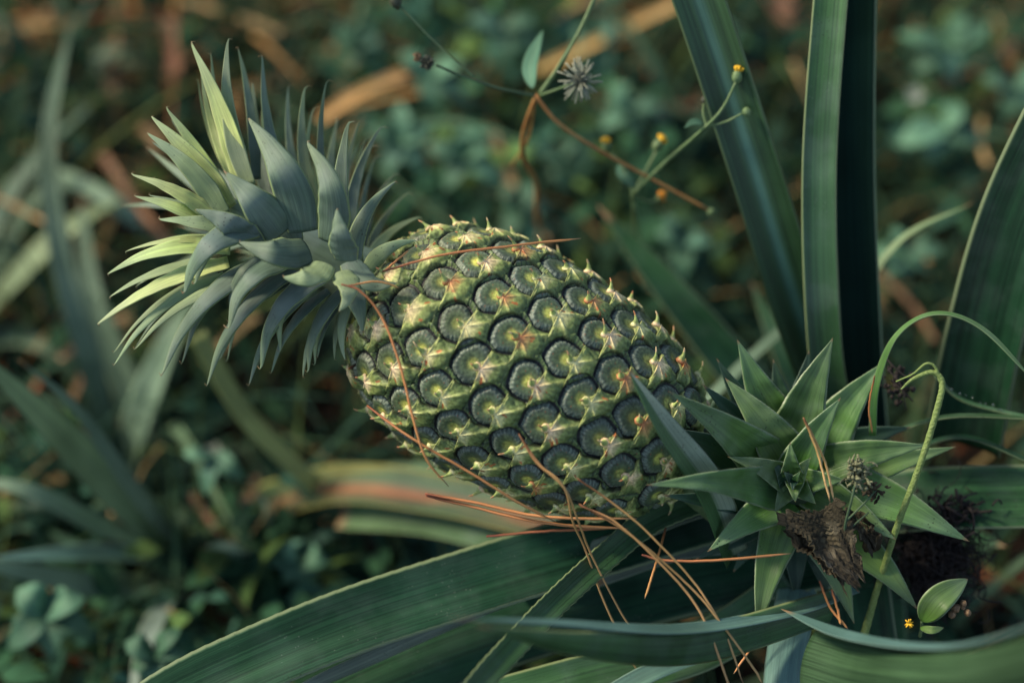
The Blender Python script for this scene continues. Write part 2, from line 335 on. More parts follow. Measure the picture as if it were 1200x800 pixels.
# fruit material: pigments and groove shade computed per vertex + fine noise
m, nt = new_mat('pineapple rind'); M['rind'] = m
at = N(nt, 'ShaderNodeAttribute'); at.attribute_name = 'Col'
tc = N(nt, 'ShaderNodeTexCoord'); nz = N(nt, 'ShaderNodeTexNoise'); nz.inputs['Scale'].default_value = 700; nz.inputs['Detail'].default_value = 4
nt.links.new(tc.outputs['Object'], nz.inputs['Vector'])
c = mixc(nt, 1.0, at.outputs['Color'], mixc(nt, ramp(nt, nz.outputs[0], 0.3, 0.7), (0.68, 0.68, 0.68), (1.3, 1.3, 1.3)), 'MULTIPLY')
bs = N(nt, 'ShaderNodeBsdfPrincipled'); bs.inputs['Roughness'].default_value = 0.5; bs.inputs['Specular IOR Level'].default_value = 0.35
bp = N(nt, 'ShaderNodeBump'); bp.inputs['Strength'].default_value = 0.5; bp.inputs['Distance'].default_value = 0.0006
nt.links.new(nz.outputs[0], bp.inputs['Height']); nt.links.new(bp.outputs[0], bs.inputs['Normal']); nt.links.new(c, bs.inputs['Base Color'])
out = N(nt, 'ShaderNodeOutputMaterial'); nt.links.new(bs.outputs[0], out.inputs[0])

# ------------------------------------------------------------------ world, sun, camera
SUNV = Vector((-0.72, 0.24, 0.66)).normalized()       # towards the sun
w = bpy.data.worlds.new('World'); sc.world = w; w.use_nodes = True
wn = w.node_tree; bg = wn.nodes['Background']
sky = wn.nodes.new('ShaderNodeTexSky'); sky.sky_type = 'NISHITA'; sky.sun_disc = False
sky.sun_elevation = math.asin(SUNV.z); sky.sun_rotation = math.atan2(SUNV.x, SUNV.y)
sky.air_density = 1.0; sky.dust_density = 0.6
hsw = wn.nodes.new('ShaderNodeHueSaturation'); hsw.inputs['Saturation'].default_value = 0.8
wn.links.new(sky.outputs[0], hsw.inputs['Color']); wn.links.new(hsw.outputs[0], bg.inputs[0]); bg.inputs[1].default_value = 0.05
sl = bpy.data.lights.new('sun', 'SUN'); sl.energy = 1.5; sl.angle = math.radians(10); sl.color = (1.0, 0.86, 0.64)
so = bpy.data.objects.new('sun', sl); col.objects.link(so); so.rotation_euler = SUNV.to_track_quat('Z', 'Y').to_euler(); so.location = (-2, 1, 3)
cd = bpy.data.cameras.new('camera'); cd.lens = LENS; cd.sensor_width = SW; cd.clip_start = 0.02; cd.clip_end = 300
cd.dof.use_dof = True; cd.dof.focus_distance = FD; cd.dof.aperture_fstop = 2.6
co = bpy.data.objects.new('camera', cd); col.objects.link(co); co.location = CAM; co.rotation_euler = (math.pi/2-PITCH, 0, 0); sc.camera = co
sc.view_settings.view_transform = 'Standard'; sc.view_settings.look = 'None'; sc.view_settings.gamma = 1; sc.view_settings.exposure = 1.84

# ------------------------------------------------------------------ ground
m, nt = new_mat('forest soil'); M['soil'] = m
tc = N(nt, 'ShaderNodeTexCoord')
def nzx(s, d=6):
    n = N(nt, 'ShaderNodeTexNoise'); n.inputs['Scale'].default_value = s; n.inputs['Detail'].default_value = d; nt.links.new(tc.outputs['Object'], n.inputs['Vector']); return n.outputs[0]
a, b, c3 = nzx(7), nzx(45), nzx(160)
c = mixc(nt, ramp(nt, a, 0.4, 0.62), (0.006, 0.007, 0.007), (0.020, 0.012, 0.009))
c = mixc(nt, ramp(nt, b, 0.52, 0.68), c, (0.012, 0.022, 0.014))
c = mixc(nt, ramp(nt, c3, 0.60, 0.72), c, (0.05, 0.028, 0.015))
bs = N(nt, 'ShaderNodeBsdfPrincipled'); bs.inputs['Roughness'].default_value = 1.0; bs.inputs['Specular IOR Level'].default_value = 0.05; nt.links.new(c, bs.inputs['Base Color'])
bp = N(nt, 'ShaderNodeBump'); bp.inputs['Strength'].default_value = 1.0; bp.inputs['Distance'].default_value = 0.01; nt.links.new(b, bp.inputs['Height']); nt.links.new(bp.outputs[0], bs.inputs['Normal'])
out = N(nt, 'ShaderNodeOutputMaterial'); nt.links.new(bs.outputs[0], out.inputs[0])
k = np.linspace(-1, 1, 161); g1 = np.sign(k)*(np.abs(k)*1.6+np.abs(k)**9*60)
gx, gy = np.meshgrid(g1, g1+0.9, indexing='ij')
def ghe(x, y): return (0.008*np.sin(x*17+1)*np.sin(y*13)+0.006*np.sin(x*39+y*21)+0.004*np.sin(x*71-y*57+2)-0.012)*(np.hypot(x, y-0.9) < 6)
gzv = ghe(gx, gy)
nn_ = len(k)
mesh_obj('ground', np.stack([gx, gy, gzv], -1).reshape(-1, 3), [(i*nn_+j, (i+1)*nn_+j, (i+1)*nn_+j+1, i*nn_+j+1) for i in range(nn_-1) for j in range(nn_-1)], M['soil'])
setp(bpy.data.objects['ground'], 'dark brown soil under the plants', None, None, 'structure'); 

def col_jit(c, s=0.3): return np.array(c)*(1+s*(rs.rand()-0.5)*2)
# litter, grass and ground cover: stuff
def scatter_region(): # ground area seen by the camera plus a margin
    return rs.uniform(-0.85, 0.85), rs.uniform(0.25, 1.75)
mb = MB()
for i in range(6000):
    x, y = scatter_region()
    dry = 0.16+0.84*(x < -0.10 and y > 0.82)*min(1, (-0.10-x)*6)+0.35*(x > 0.3 and y > 1.0)+0.15*(y > 1.25)
    if rs.rand() > dry: continue
    L = rs.uniform(0.015, 0.09); a = rs.uniform(0, 6.28); el = rs.uniform(-0.2, 0.35)
    z0 = 0.004+rs.rand()**2*0.03
    d = np.array([math.cos(a)*math.cos(el), math.sin(a)*math.cos(el), math.sin(el)])
    p0 = np.array([x, y, z0]); bend = rs.normal(0, 0.15, 3)*L
    wd = rs.uniform(0.0008, 0.0035) if rs.rand() < 0.8 else rs.uniform(0.004, 0.009)
    s = norm(np.cross(d, np.array([0, 0, 1.0])+rs.normal(0, 0.4, 3)))*wd
    pts = [p0, p0+d*L*0.5+bend, p0+d*L]
    cc = [(0.42, 0.20, 0.07), (0.24, 0.09, 0.04), (0.50, 0.32, 0.15), (0.07, 0.04, 0.025), (0.32, 0.17, 0.10), (0.05, 0.06, 0.03)][rs.randint(6)]
    v = []
    for q, sc_ in zip(pts, (0.7, 1, 0.3)): v += [q-s*sc_, q+s*sc_]
    mb.add(v, [(0, 1, 3, 2), (2, 3, 5, 4)], None, col_jit(cc, 0.4))
setp(mb.build('leaf_litter', M['vc'], cols=True), 'brown straw, needle and leaf litter over the soil', 'leaf litter', None, 'stuff')
mb = MB()
def gdens(px):
    return 1
for i in range(9000):
    x, y = scatter_region(); L = rs.uniform(0.04, 0.20); a = rs.uniform(0, 6.28); lean = rs.uniform(0.2, 1.2)
    p0 = np.array([x, y, 0.0]); d = np.array([math.cos(a), math.sin(a), 0])
    wd = rs.uniform(0.0008, 0.0034); s = np.array([-d[1], d[0], 0])*wd
    v = []; pts = []
    for q in range(5):
        t = q/4; p = p0+d*L*lean*t*t*0.8+np.array([0, 0, L*t*(1-0.45*lean*t*0.6)]); v += [p-s*(1-t*0.95), p+s*(1-t*0.95)]
    cc = [(0.05, 0.10, 0.05), (0.035, 0.085, 0.06), (0.10, 0.15, 0.05), (0.24, 0.18, 0.08)][rs.choice(4, p=[0.4, 0.35, 0.15, 0.10])]
    mb.add(v, [(2*q, 2*q+1, 2*q+3, 2*q+2) for q in range(4)], None, col_jit(cc, 0.35))
for i in range(900):
    x, y = scatter_region()
    if rs.rand() > 0.25+0.75*(x < 0 and y > 0.7): continue
    L = rs.uniform(.06, .26); a = rs.uniform(0, 6.28); c0 = np.array([x, y, rs.uniform(.005, .13)]); d = np.array([math.cos(a), math.sin(a), rs.uniform(-.3, .3)])
    cc = [(0.45, 0.26, 0.10), (0.26, 0.11, 0.05), (0.52, 0.36, 0.18), (0.16, 0.20, 0.07), (0.09, 0.15, 0.08)][rs.choice(5, p=[.25, .2, .15, .2, .2])]
    mb.tube(bez(c0, c0+d*L*.5+rs.normal(0, .015, 3), c0+d*L, 7), np.array([.8, 1, 1, 1, .9, .6, .2])*rs.uniform(.0006, .0026), 4, col_jit(cc, .35))
for i in range(260):
    x, y = scatter_region(); L = rs.uniform(.12, .28); a = rs.uniform(0, 6.28); d = np.array([math.cos(a), math.sin(a), 0]); c0 = np.array([x, y, 0.0])
    pth = bez(c0, c0+d*L*.25+np.array([0, 0, L*.7]), c0+d*L*.8+np.array([0, 0, L*rs.uniform(.1, .6)]), 9); wd = rs.uniform(.002, .006); sd_ = np.array([-d[1], d[0], 0])*wd
    v = []
    for q in range(9): v += [pth[q]-sd_*(1-(q/8)**2), pth[q]+np.array([0, 0, -wd*.5]), pth[q]+sd_*(1-(q/8)**2)]
    cc = [(0.06, 0.12, 0.075), (0.10, 0.16, 0.09), (0.03, 0.07, 0.045)][rs.randint(3)]
    mb.add(v, [(3*q+j, 3*q+j+1, 3*q+j+4, 3*q+j+3) for q in range(8) for j in (0, 1)], None, col_jit(cc, .3))
setp(mb.build('grass', M['vc'], cols=True), 'thin green grass blades growing through the litter', 'grass', None, 'stuff')
def herb_leaf(mb, p, d, up, L, wd, cc):
    s = norm(np.cross(d, up)); n_ = norm(np.cross(s, d)); v = []; ts = [0, 0.15, 0.38, 0.62, 0.84, 1.0]; ws = [0.05, 0.62, 1.0, 0.85, 0.42, 0.02]
    for t, q in zip(ts, ws):
        c0 = p+d*L*t-n_*L*0.25*t*t
        v += [c0-s*wd*q+n_*wd*q*0.3, c0, c0+s*wd*q+n_*wd*q*0.3]
    mb.add(v, [(3*i+j, 3*i+j+1, 3*i+j+4, 3*i+j+3) for i in range(5) for j in (0, 1)], None, cc)
mb = MB()
patches = [(540, 130, 26, 90, 1.0), (470, 60, 24, 60, 0.9), (620, 40, 24, 60, .7), (720, 140, 26, 40, .6), (560, 220, 24, 70, .8), (1130, 60, 18, 45, .8), (1090, 170, 18, 45, .9), (60, 740, 14, 110, 1.3), (180, 760, 10, 40, 1.0), (780, 280, 26, 40, .7), (700, 330, 22, 50, .6), (300, 640, 26, 40, .5), (20, 540, 14, 40, .8), (430, 690, 18, 60, .5), (1180, 250, 12, 40, .6), (900, 200, 12, 40, .5), (250, 20, 18, 30, .5), (880, 30, 12, 30, .6), (30, 120, 20, 40, .5), (330, 730, 18, 40, .8), (980, 80, 15, 40, .5)]
patches = [(a_, b_, c_, d_, e_*(1.9 if 400 < a_ < 760 and b_ < 240 else 1.25)) for (a_, b_, c_, d_, e_) in patches]
for q in range(26): patches.append((rs.uniform(-40, 1240), rs.uniform(-20, 800), 10, 70, rs.uniform(.35, .7)))
for (px, py, n, rad, br) in patches:
    for i in range(n*4):
        h = rs.uniform(0.005, 0.12); g = np.array(G(px+rs.normal(0, rad*0.8), py+rs.normal(0, rad*0.8), h))
        a = rs.uniform(0, 6.28); d = norm(np.array([math.cos(a), math.sin(a), rs.uniform(-0.5, 0.6)]))
        L = rs.uniform(0.006, 0.030); asp = rs.uniform(0.18, 0.42); cc = [(0.035, 0.095, 0.048), (0.035, 0.09, 0.062), (0.085, 0.15, 0.045), (0.02, 0.055, 0.035)][rs.choice(4, p=[.35, .3, .12, .23])]
        up = np.array([0, 0, 1.0])+rs.normal(0, 0.5, 3)
        herb_leaf(mb, g, d, up, L, L*asp, col_jit(np.array(cc)*br, 0.45))
        if rs.rand() < 0.5: herb_leaf(mb, g, -d+np.array([0, 0, .2]), up, L*.9, L*asp, col_jit(np.array(cc)*br, 0.45))
        if rs.rand() < 0.3: mb.tube([np.array([g[0]+rs.normal(0, .015), g[1]+rs.normal(0, .015), 0]), g], [.0009, .0005], 4, col_jit((0.07, 0.10, 0.045), .4))
setp(mb.build('ground_cover', M['vc'], cols=True), 'low carpet of small green weed leaves over the ground', 'ground cover', None, 'stuff')

# ------------------------------------------------------------------ the fruit
FC = P(619, 441, 3.2); mF = mpp(3.2)
ang = math.radians(28.5)
fu = np.array(norm(np.array(V(math.cos(ang), -math.sin(ang), 0.03))))   # towards the stalk
fw = np.array(V(0, 0, 1.0)); fw = norm(fw-fw.dot(fu)*fu); fv = np.cross(fu, fw); # fv across
if np.dot(fv, np.array(V(0, -1, 0))) < 0: fv = -fv
FCn = np.array(FC); LF = 219*mF; RF = 136*mF; PX = mF
th = np.linspace(0.0, math.pi, 4001)
pexp = 2.45
tab_a = -LF*np.sign(np.cos(th))*np.abs(np.cos(th))**(2/pexp)
tab_r = RF*np.abs(np.sin(th))**(2/pexp)*(1-0.08*tab_a/LF-0.03*(tab_a/LF)**2)
ds = np.hypot(np.diff(tab_a), np.diff(tab_r)); tab_s = np.concatenate([[0], np.cumsum(ds)])
ar = np.concatenate([[0], np.cumsum(ds*(tab_r[1:]+tab_r[:-1])/2)]); ar /= ar[-1]
STOT = tab_s[-1]
tn_a = np.gradient(tab_a, tab_s+np.arange(len(tab_s))*1e-12); tn_r = np.gradient(tab_r, tab_s+np.arange(len(tab_s))*1e-12)
def surf(s, phi, h=0.0):
    s = np.clip(s, 0, STOT); a = np.interp(s, tab_s, tab_a); r = np.interp(s, tab_s, tab_r)
    ta = np.interp(s, tab_s, tn_a); tr = np.interp(s, tab_s, tn_r); l = np.hypot(ta, tr)+1e-9; na = -tr/l; nr = ta/l
    rad = np.cos(phi)[..., None]*fw+np.sin(phi)[..., None]*fv
    nrm = na[..., None]*fu+nr[..., None]*rad
    return FCn+a[..., None]*fu+r[..., None]*rad+np.asarray(h)[..., None]*nrm, nrm
NE = 148
ks = np.arange(NE)
es = np.interp((ks+0.5)/NE, ar, tab_s); ephi = -ks*math.radians(137.38)+1.1+math.radians(-0.128*70)
es = es+rs.normal(0, 1.5, NE)*mF; ephi = ephi+rs.normal(0, 1.5, NE)*mF/RF
epos, enrm = surf(es, ephi)
NSs, NPh = 620, 940
S_, PH = np.meshgrid(np.linspace(0.0006, STOT-0.0006, NSs), np.linspace(0, 2*math.pi, NPh, endpoint=False), indexing='ij')
p0, n0 = surf(S_, PH); p0f = p0.reshape(-1, 3)
d1 = np.empty(len(p0f)); d2 = np.empty(len(p0f)); i1 = np.empty(len(p0f), dtype=int)
for q in range(0, len(p0f), 40000):
    D = np.linalg.norm(p0f[q:q+40000, None, :].astype(np.float32)-epos[None].astype(np.float32), axis=2)
    o_ = np.argpartition(D, 1, axis=1)[:, :2]; dd = np.take_along_axis(D, o_, 1); o2 = np.argsort(dd, axis=1)
    dd = np.take_along_axis(dd, o2, 1); o_ = np.take_along_axis(o_, o2, 1)
    d1[q:q+40000] = dd[:, 0]; d2[q:q+40000] = dd[:, 1]; i1[q:q+40000] = o_[:, 0]
def sst(x, a, b):
    t = np.clip((x-a)/(b-a), 0, 1); return t*t*(3-2*t)
Sf = S_.ravel(); Pf = PH.ravel(); ERND = rs.rand(NE)
ESC = rs.uniform(.93, 1.07, NE); EPH = rs.uniform(0, 6.28, NE); EEL = rs.uniform(.02, .075, NE)
def discr(i, th):
    return (15+8.3*sst(np.minimum(es[i], STOT-es[i])/PX, 10, 70))*ESC[i]*(1+EEL[i]*np.cos(2*th+EPH[i])+.025*np.sin(5*th+EPH[i]*3)+.05*np.cos(th*3))
def relief(Sf, Pf, d1, d2, i1):
    e = (d2-d1)/2/PX
    la = (Sf-es[i1])/PX; rr = np.maximum(np.interp(Sf, tab_s, tab_r), 0.004); dphi = (Pf-ephi[i1]+math.pi) % (2*math.pi)-math.pi; lb = dphi*rr/PX
    la2 = la+5.0; lr = np.hypot(la2, lb); lth = np.arctan2(lb, la2)   # disc centre shifted to the crown side
    endd = np.minimum(Sf, STOT-Sf)/PX; dr = discr(i1, lth)
    eyer = ERND[i1]
    circ = dr-lr; ee = np.where(la < 8, np.where(circ > 0, np.minimum(e*1.15+1.2, circ), -circ), e*1.15+1.2)
    nzs = np.sin(lth*21+eyer*40+np.sin(lr*0.5)*0.7)*0.55+np.sin(lth*47+eyer*90)*0.45
    outg = sst(-circ, 0.5, 2)*(la < 8)
    hh = (5.2*sst(ee, 0.0, 7.0)*(1-0.15*outg)-1.7-2.6*sst(lr, 12, 2)+0.8*nzs*sst(ee, 9, 3)*sst(ee, 0.5, 2)+0.7*(eyer-0.5))*sst(endd, 0, 30)
    return ee, la, lb, lr, nzs, eyer, hh
e, la, lb, lr, nzs, eyer, hh = relief(Sf, Pf, d1, d2, i1)
hh = hh*PX; rim = e+nzs*0.6
pv, _ = surf(S_, PH, hh.reshape(S_.shape))
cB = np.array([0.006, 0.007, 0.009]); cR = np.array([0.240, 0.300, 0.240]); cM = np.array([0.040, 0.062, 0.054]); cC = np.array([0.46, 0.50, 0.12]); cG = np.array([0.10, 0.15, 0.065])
def mx(a, b, t): return a*(1-t[:, None])+b*t[:, None]
cv = mx(np.broadcast_to(cM, (len(e), 3)), np.broadcast_to(cG, (len(e), 3)), sst(lr, 22, 9)*0.7)
cv = mx(cv, np.broadcast_to(cC, cv.shape), sst(lr, 9, 3)*(0.4+0.6*eyer))
cv = mx(cv, np.broadcast_to(cR, cv.shape), sst(e, 9, 4.0)*(0.45+0.5*(nzs > -0.1))*0.8)
outc = sst(np.hypot(la+5, lb)-discr(i1, np.arctan2(lb, la+5)), 1.0, 2.2)
cv = mx(cv, np.broadcast_to(np.array([0.10, 0.155, 0.06]), cv.shape), outc)
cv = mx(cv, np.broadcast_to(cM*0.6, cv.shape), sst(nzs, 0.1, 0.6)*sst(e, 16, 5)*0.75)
cv = mx(cv, np.broadcast_to(cB, cv.shape), sst(rim, 2.5, 1.1))  # near-black groove: dark pigment with shade painted in
red = sst(np.sin(la*0.9+eyer*50)*np.sin(lb*0.35+eyer*31), 0.93, 0.99)*(eyer > 0.35)
cv = mx(cv, np.broadcast_to(np.array([0.30, 0.07, 0.02]), cv.shape), red*sst(e, 3, 5)*0.7)
cv *= (1+0.35*(eyer-0.5))[:, None]
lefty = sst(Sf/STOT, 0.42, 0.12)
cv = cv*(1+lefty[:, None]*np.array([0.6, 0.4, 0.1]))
idx = np.arange(NSs*NPh).reshape(NSs, NPh); nx = np.roll(idx, -1, axis=1)
faces = np.stack([idx[:-1], nx[:-1], nx[1:], idx[1:]], -1).reshape(-1, 4)
pine = empty('pineapple', tuple(FCn+fu*LF), 'unripe green pineapple with leafy crown, leaning to the left in the centre', 'pineapple')
fruit = mesh_obj('fruit', pv.reshape(-1, 3), faces, M['rind'], pine, cols=cv)
# bracts
def star_radius(theta):
    # theta 0 = towards the stalk, positive = +lb ; px ; polygon corners joined by concave edges
    cor = [(180, 17), (130, 12.5), (101, 32), (49, 32), (-45, 32.5), (-101, 32.5), (-130, 12.5), (-180, 17)][::-1]
    A = [c_[0] for c_ in cor]; Rr = [c_[1] for c_ in cor]
    for q in range(len(A)-1):
        if A[q] <= theta <= A[q+1]:
            f = (theta-A[q])/(A[q+1]-A[q]); a0, a1 = math.radians(A[q]), math.radians(A[q+1])
            x0, y0, x1, y1 = Rr[q]*math.cos(a0), Rr[q]*math.sin(a0), Rr[q+1]*math.cos(a1), Rr[q+1]*math.sin(a1)
            # intersection of ray with the straight edge, pulled in
            dx, dy = x1-x0, y1-y0; c_, s_ = math.cos(math.radians(theta)), math.sin(math.radians(theta))
            den = c_*dy-s_*dx; r = (x0*dy-y0*dx)/den
            pin = [.06, .12, .13, .15, .13, .12, .06][q]
            return r*(1-pin*math.sin(math.pi*f)**1.0)
    return 14
NTH, NRR = 96, 24
thd = np.concatenate([np.linspace(-180, -132, 12, endpoint=False), np.linspace(-132, -92, 22, endpoint=False), np.linspace(-92, 92, 46, endpoint=False), np.linspace(92, 132, 22, endpoint=False), np.linspace(132, 180, 12, endpoint=False)]); NTH = len(thd)
base_r = np.array([star_radius(t) for t in thd])
ridges = [50, -45, 99, -99]
facing = (enrm @ (-np.array(F_)))
vis_order = np.argsort(-facing)
keep = list(vis_order)[:100]
stuffb = MB()
dcen, _ = surf(es-5.0*PX, ephi)
def make_bract(i):
    r_ = random.Random(i*13+1)
    s0 = es[i]; a0 = np.interp(s0, tab_s, tab_r)
    endd = min(s0, STOT-s0)/PX; scl = 1.0*min(1.0, 0.45+endd/90.0)*(0.94+0.12*r_.random())
    vs = []; cs = []
    jit = np.array([1+0.12*(r_.random()-0.5) for _ in range(NTH)])
    jit = (jit+np.roll(jit, 1)+np.roll(jit, -1))/3
    O = np.array([5.0, 0.0])                 # boss of the bract in (la, lb)
    skew = (r_.random()-0.5)*4
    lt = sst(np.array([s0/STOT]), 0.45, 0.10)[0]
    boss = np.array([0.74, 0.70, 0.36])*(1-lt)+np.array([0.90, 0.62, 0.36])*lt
    if r_.random() < 0.35: boss = np.array([0.90, 0.66, 0.42])
    if r_.random() < 0.15: boss = np.array([0.56, 0.22, 0.10])
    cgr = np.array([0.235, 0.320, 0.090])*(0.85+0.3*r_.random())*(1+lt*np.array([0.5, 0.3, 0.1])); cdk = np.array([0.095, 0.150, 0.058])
    dabs = []
    for _ in range(r_.choice([1, 2, 3, 4])):
        qx, qy = r_.uniform(6, 22), r_.uniform(-16, 16); aa = math.atan2(qy, qx)+r_.uniform(-.5, .5); ll = r_.uniform(3, 8)
        dabs.append((qx, qy, math.cos(aa), math.sin(aa), ll, r_.uniform(.7, 1.5)))
    RHO = (np.arange(NRR)/(NRR-1))[:, None]*np.ones((1, NTH)); TH = np.radians(thd)[None, :]*np.ones((NRR, 1)); TD = thd[None, :]*np.ones((NRR, 1))
    R0 = (base_r*jit)[None, :]
    LA = (O[0]*(1-RHO)+(13+R0*np.cos(TH))*RHO)*scl; LB = (O[1]*(1-RHO)+R0*np.sin(TH)*RHO)*scl+skew*(1-RHO)
    SS = s0+LA*PX; PP = ephi[i]+LB*PX/max(a0, 0.012)
    base_pos, _ = surf(SS.ravel(), PP.ravel())
    DD = np.linalg.norm(base_pos[:, None, :]-epos[None], axis=2); DS = np.sort(DD, axis=1); AI = np.argmin(DD, axis=1)
    rel = relief(SS.ravel(), PP.ravel(), DS[:, 0], DS[:, 1], AI)[-1].reshape(SS.shape)
    rd = np.max([np.exp(-(((TD-a_+180) % 360-180)/7.5)**2) for a_ in ridges], axis=0)
    tipd = np.exp(-((np.abs(TD)-180)/30.0)**2)
    own = 3.5*(1-RHO)+np.maximum(rel, 0.2)*RHO
    h = own+0.9+4.0*(1-RHO)**1.1*(0.5+0.5*scl)+1.3*rd*np.sin(math.pi*np.clip(RHO, 0, 1))**0.6+2.6*tipd*RHO
    h += 0.35*np.sin(TD*0.9+r_.random()*6)*RHO
    ddc = np.linalg.norm(base_pos[:, None, :]-dcen[None], axis=2)/PX; ddc[:, i] = 999
    jj = np.argmin(ddc, axis=1); lbj = ((PP.ravel()-ephi[jj]+math.pi) % (2*math.pi)-math.pi)*max(a0, .012)/PX; laj = (SS.ravel()-es[jj])/PX+5
    dm = (ddc.min(axis=1)-discr(jj, np.arctan2(lbj, laj))).reshape(SS.shape); under = sst(dm, 1.6, -0.6); h = h*(1-under)+(-6.0)*under
    h[-1] -= 1.0
    CC = cgr*(1-RHO[..., None])+cdk*RHO[..., None]; yg = (np.exp(-(RHO/.42)**2)*.75)[..., None]; CC = CC*(1-yg)+np.array([0.50, 0.54, 0.17])*yg
    st = (0.5+0.5*np.sin(TD*1.3+r_.random()*6))[..., None]*RHO[..., None]
    CC = CC*(1-0.35*st)
    rdc = (rd*0.85*(0.25+0.75*(1-RHO)))[..., None]; CC = CC*(1-rdc)+np.array([0.42, 0.46, 0.15])*(1+0.3*lt)*rdc
    bm = (np.clip(1-RHO/(0.36+0.2*r_.random()), 0, 1)**0.7)[..., None]; bm = np.maximum(bm, (tipd*sst(RHO, 1.15, .4)*.9)[..., None]); CC = CC*(1-bm)+boss*bm
    eg = ((np.abs(TD) > 100)*sst(RHO, .5, .9)*0.7)[..., None]; CC = CC*(1-eg)+np.array([0.44, 0.48, 0.16])*eg
    for (qx, qy, cx_, cy_, ll, ww) in dabs:
        ddx, ddy = LA-qx, LB-qy; al = ddx*cx_+ddy*cy_; pr = np.abs(-ddx*cy_+ddy*cx_)
        mk = ((np.abs(al) < ll/2)*(pr < ww))[..., None]*0.85; CC = CC*(1-mk)+np.array([0.40, 0.11, 0.035])*(0.7+0.6*r_.random())*mk
    dkm = (sst(dm, 2.5, 0.9)*.93)[..., None]; CC = CC*(1-dkm)+np.array([.006, .008, .008])*dkm  # black outline beside neighbouring discs, pigment and painted groove shade
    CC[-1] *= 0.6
    cs = list(CC.reshape(-1, 3))
    vs = np.stack([SS.ravel(), PP.ravel(), h.ravel()*PX], 1)
    va = np.array(vs); pos, _ = surf(va[:, 0], va[:, 1], va[:, 2])
    f = [(j*NTH+q, j*NTH+(q+1) % NTH, (j+1)*NTH+(q+1) % NTH, (j+1)*NTH+q) for j in range(NRR-1) for q in range(NTH)]
    # rim turned down into the groove so the bract is a solid scale
    va2 = va[-NTH:].copy(); va2[:, 2] -= 4.0*PX; pos2, _ = surf(va2[:, 0], va2[:, 1], va2[:, 2])
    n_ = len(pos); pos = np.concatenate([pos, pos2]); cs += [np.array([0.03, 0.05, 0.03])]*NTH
    f += [((NRR-1)*NTH+q, (NRR-1)*NTH+(q+1) % NTH, n_+(q+1) % NTH, n_+q) for q in range(NTH)]
    mb = MB(); mb.add(pos, f, None, np.array(cs))
    # hooked spine growing from the boss towards the crown
    L = r_.uniform(8, 17)*(0.75 if lt > 0.6 else 1.0)*(0.8+0.2*scl)
    _, nn = surf(np.array([s0]), np.array([ephi[i]])); nn = nn[0]; p_b, _ = surf(np.array([s0-1.0*PX]), np.array([ephi[i]]), np.array([6.5*PX])); p_b = p_b[0]
    tan = -(fu-nn*fu.dot(nn)); tan = norm(tan); side = np.cross(nn, tan)*r_.uniform(-0.45, 0.45)
    pth = bez(p_b-nn*2*PX+(-tan)*2*PX, p_b+(nn*0.75+tan*0.15+side*0.3)*L*PX*0.7, p_b+(nn*r_.uniform(0.6, 0.95)+tan*r_.uniform(0.25, 0.75)+side)*L*PX, 9)
    rad = np.array([5.6, 4.4, 3.1, 2.2, 1.7, 1.35, 1.1, 0.8, 0.35])*PX*(0.8+0.3*r_.random())
    tipc = [np.array([0.62, 0.34, 0.17]), np.array([0.50, 0.22, 0.10]), np.array([0.58, 0.44, 0.24])][r_.randrange(3)]
    k0 = mb.n; mb.tube(pth, rad, 7); cl = mb.c[-1]
    for q in range(9):
        f_ = q/8; cl[q*7:(q+1)*7] = (boss*(1-f_)+np.array([0.40, 0.42, 0.18])*f_) if f_ < 0.25 else (np.array([0.30, 0.38, 0.12]) if f_ < .7 else tipc)
    return mb
for i in range(NE):
    if i < 2 or i >= NE-3: continue
    mb = make_bract(i)
    if i in keep: mb.build('bract', M['rind'], fruit, cols=True)
    else: stuffb.add(np.concatenate(mb.v), mb.f, None, np.concatenate(mb.c))
so_ = stuffb.build('bract', M['rind'], fruit, cols=True); so_['kind'] = 'stuff'
# stalk
mb = MB(); mb.tube(catmull([FCn+fu*LF*0.9, FCn+fu*LF*1.25+np.array([0.01, 0, -0.02]), np.array(P(985, 640, 14)), np.array(G(1010, 600))], 20), 0.014, 12); mb.build('stalk', M['stem_green'], pine)

# ------------------------------------------------------------------ crown
cm = MB(); ax0 = P(440, 340, 3.2); ax1 = P(262, 238, 1.8)
axp = catmull([ax0, (ax0+ax1)/2, ax1], 12); cm.tube(axp, np.linspace(46, 10, 12)*PX, 12)
crown = cm.build('crown', M['crown'], pine)
def cleaf(bx, by, tx, ty, w, bow, zb, zm, zt, mat='crown', nrm=(0, 0, 1), cup=-0.35, hook=0, hz=0, **kw):
    dx, dy = tx-bx, ty-by; L = math.hypot(dx, dy); px_, py_ = dy/L, -dx/L
    mx_, my_ = (bx+tx)/2+px_*bow, (by+ty)/2+py_*bow
    pts = [(bx, by, zb), ((bx+mx_)/2+px_*bow*.25, (by+my_)/2+py_*bow*.25, (zb+zm)/2), (mx_, my_, zm), ((tx+mx_)/2+px_*bow*.25, (ty+my_)/2+py_*bow*.25, (zm+zt)/2), (tx, ty, zt)]
    if cup < 0: hook *= .45
    if hook: pts.append((tx+px_*hook+dx/L*abs(hook)*0.35, ty+py_*hook+dy/L*abs(hook)*.35, zt+hz))
    n3 = (nrm[0]+rnd.uniform(-.2, .2), nrm[1]+rnd.uniform(-.2, .2), nrm[2])
    return leaf('leaf', pts, w*(.92 if w < 40 else .90), n3, M[mat], crown, 'crown', n=34, cup=cup, thick=0.0008, wav=0.05, seed=int(bx*7+ty), nv=13, **kw)
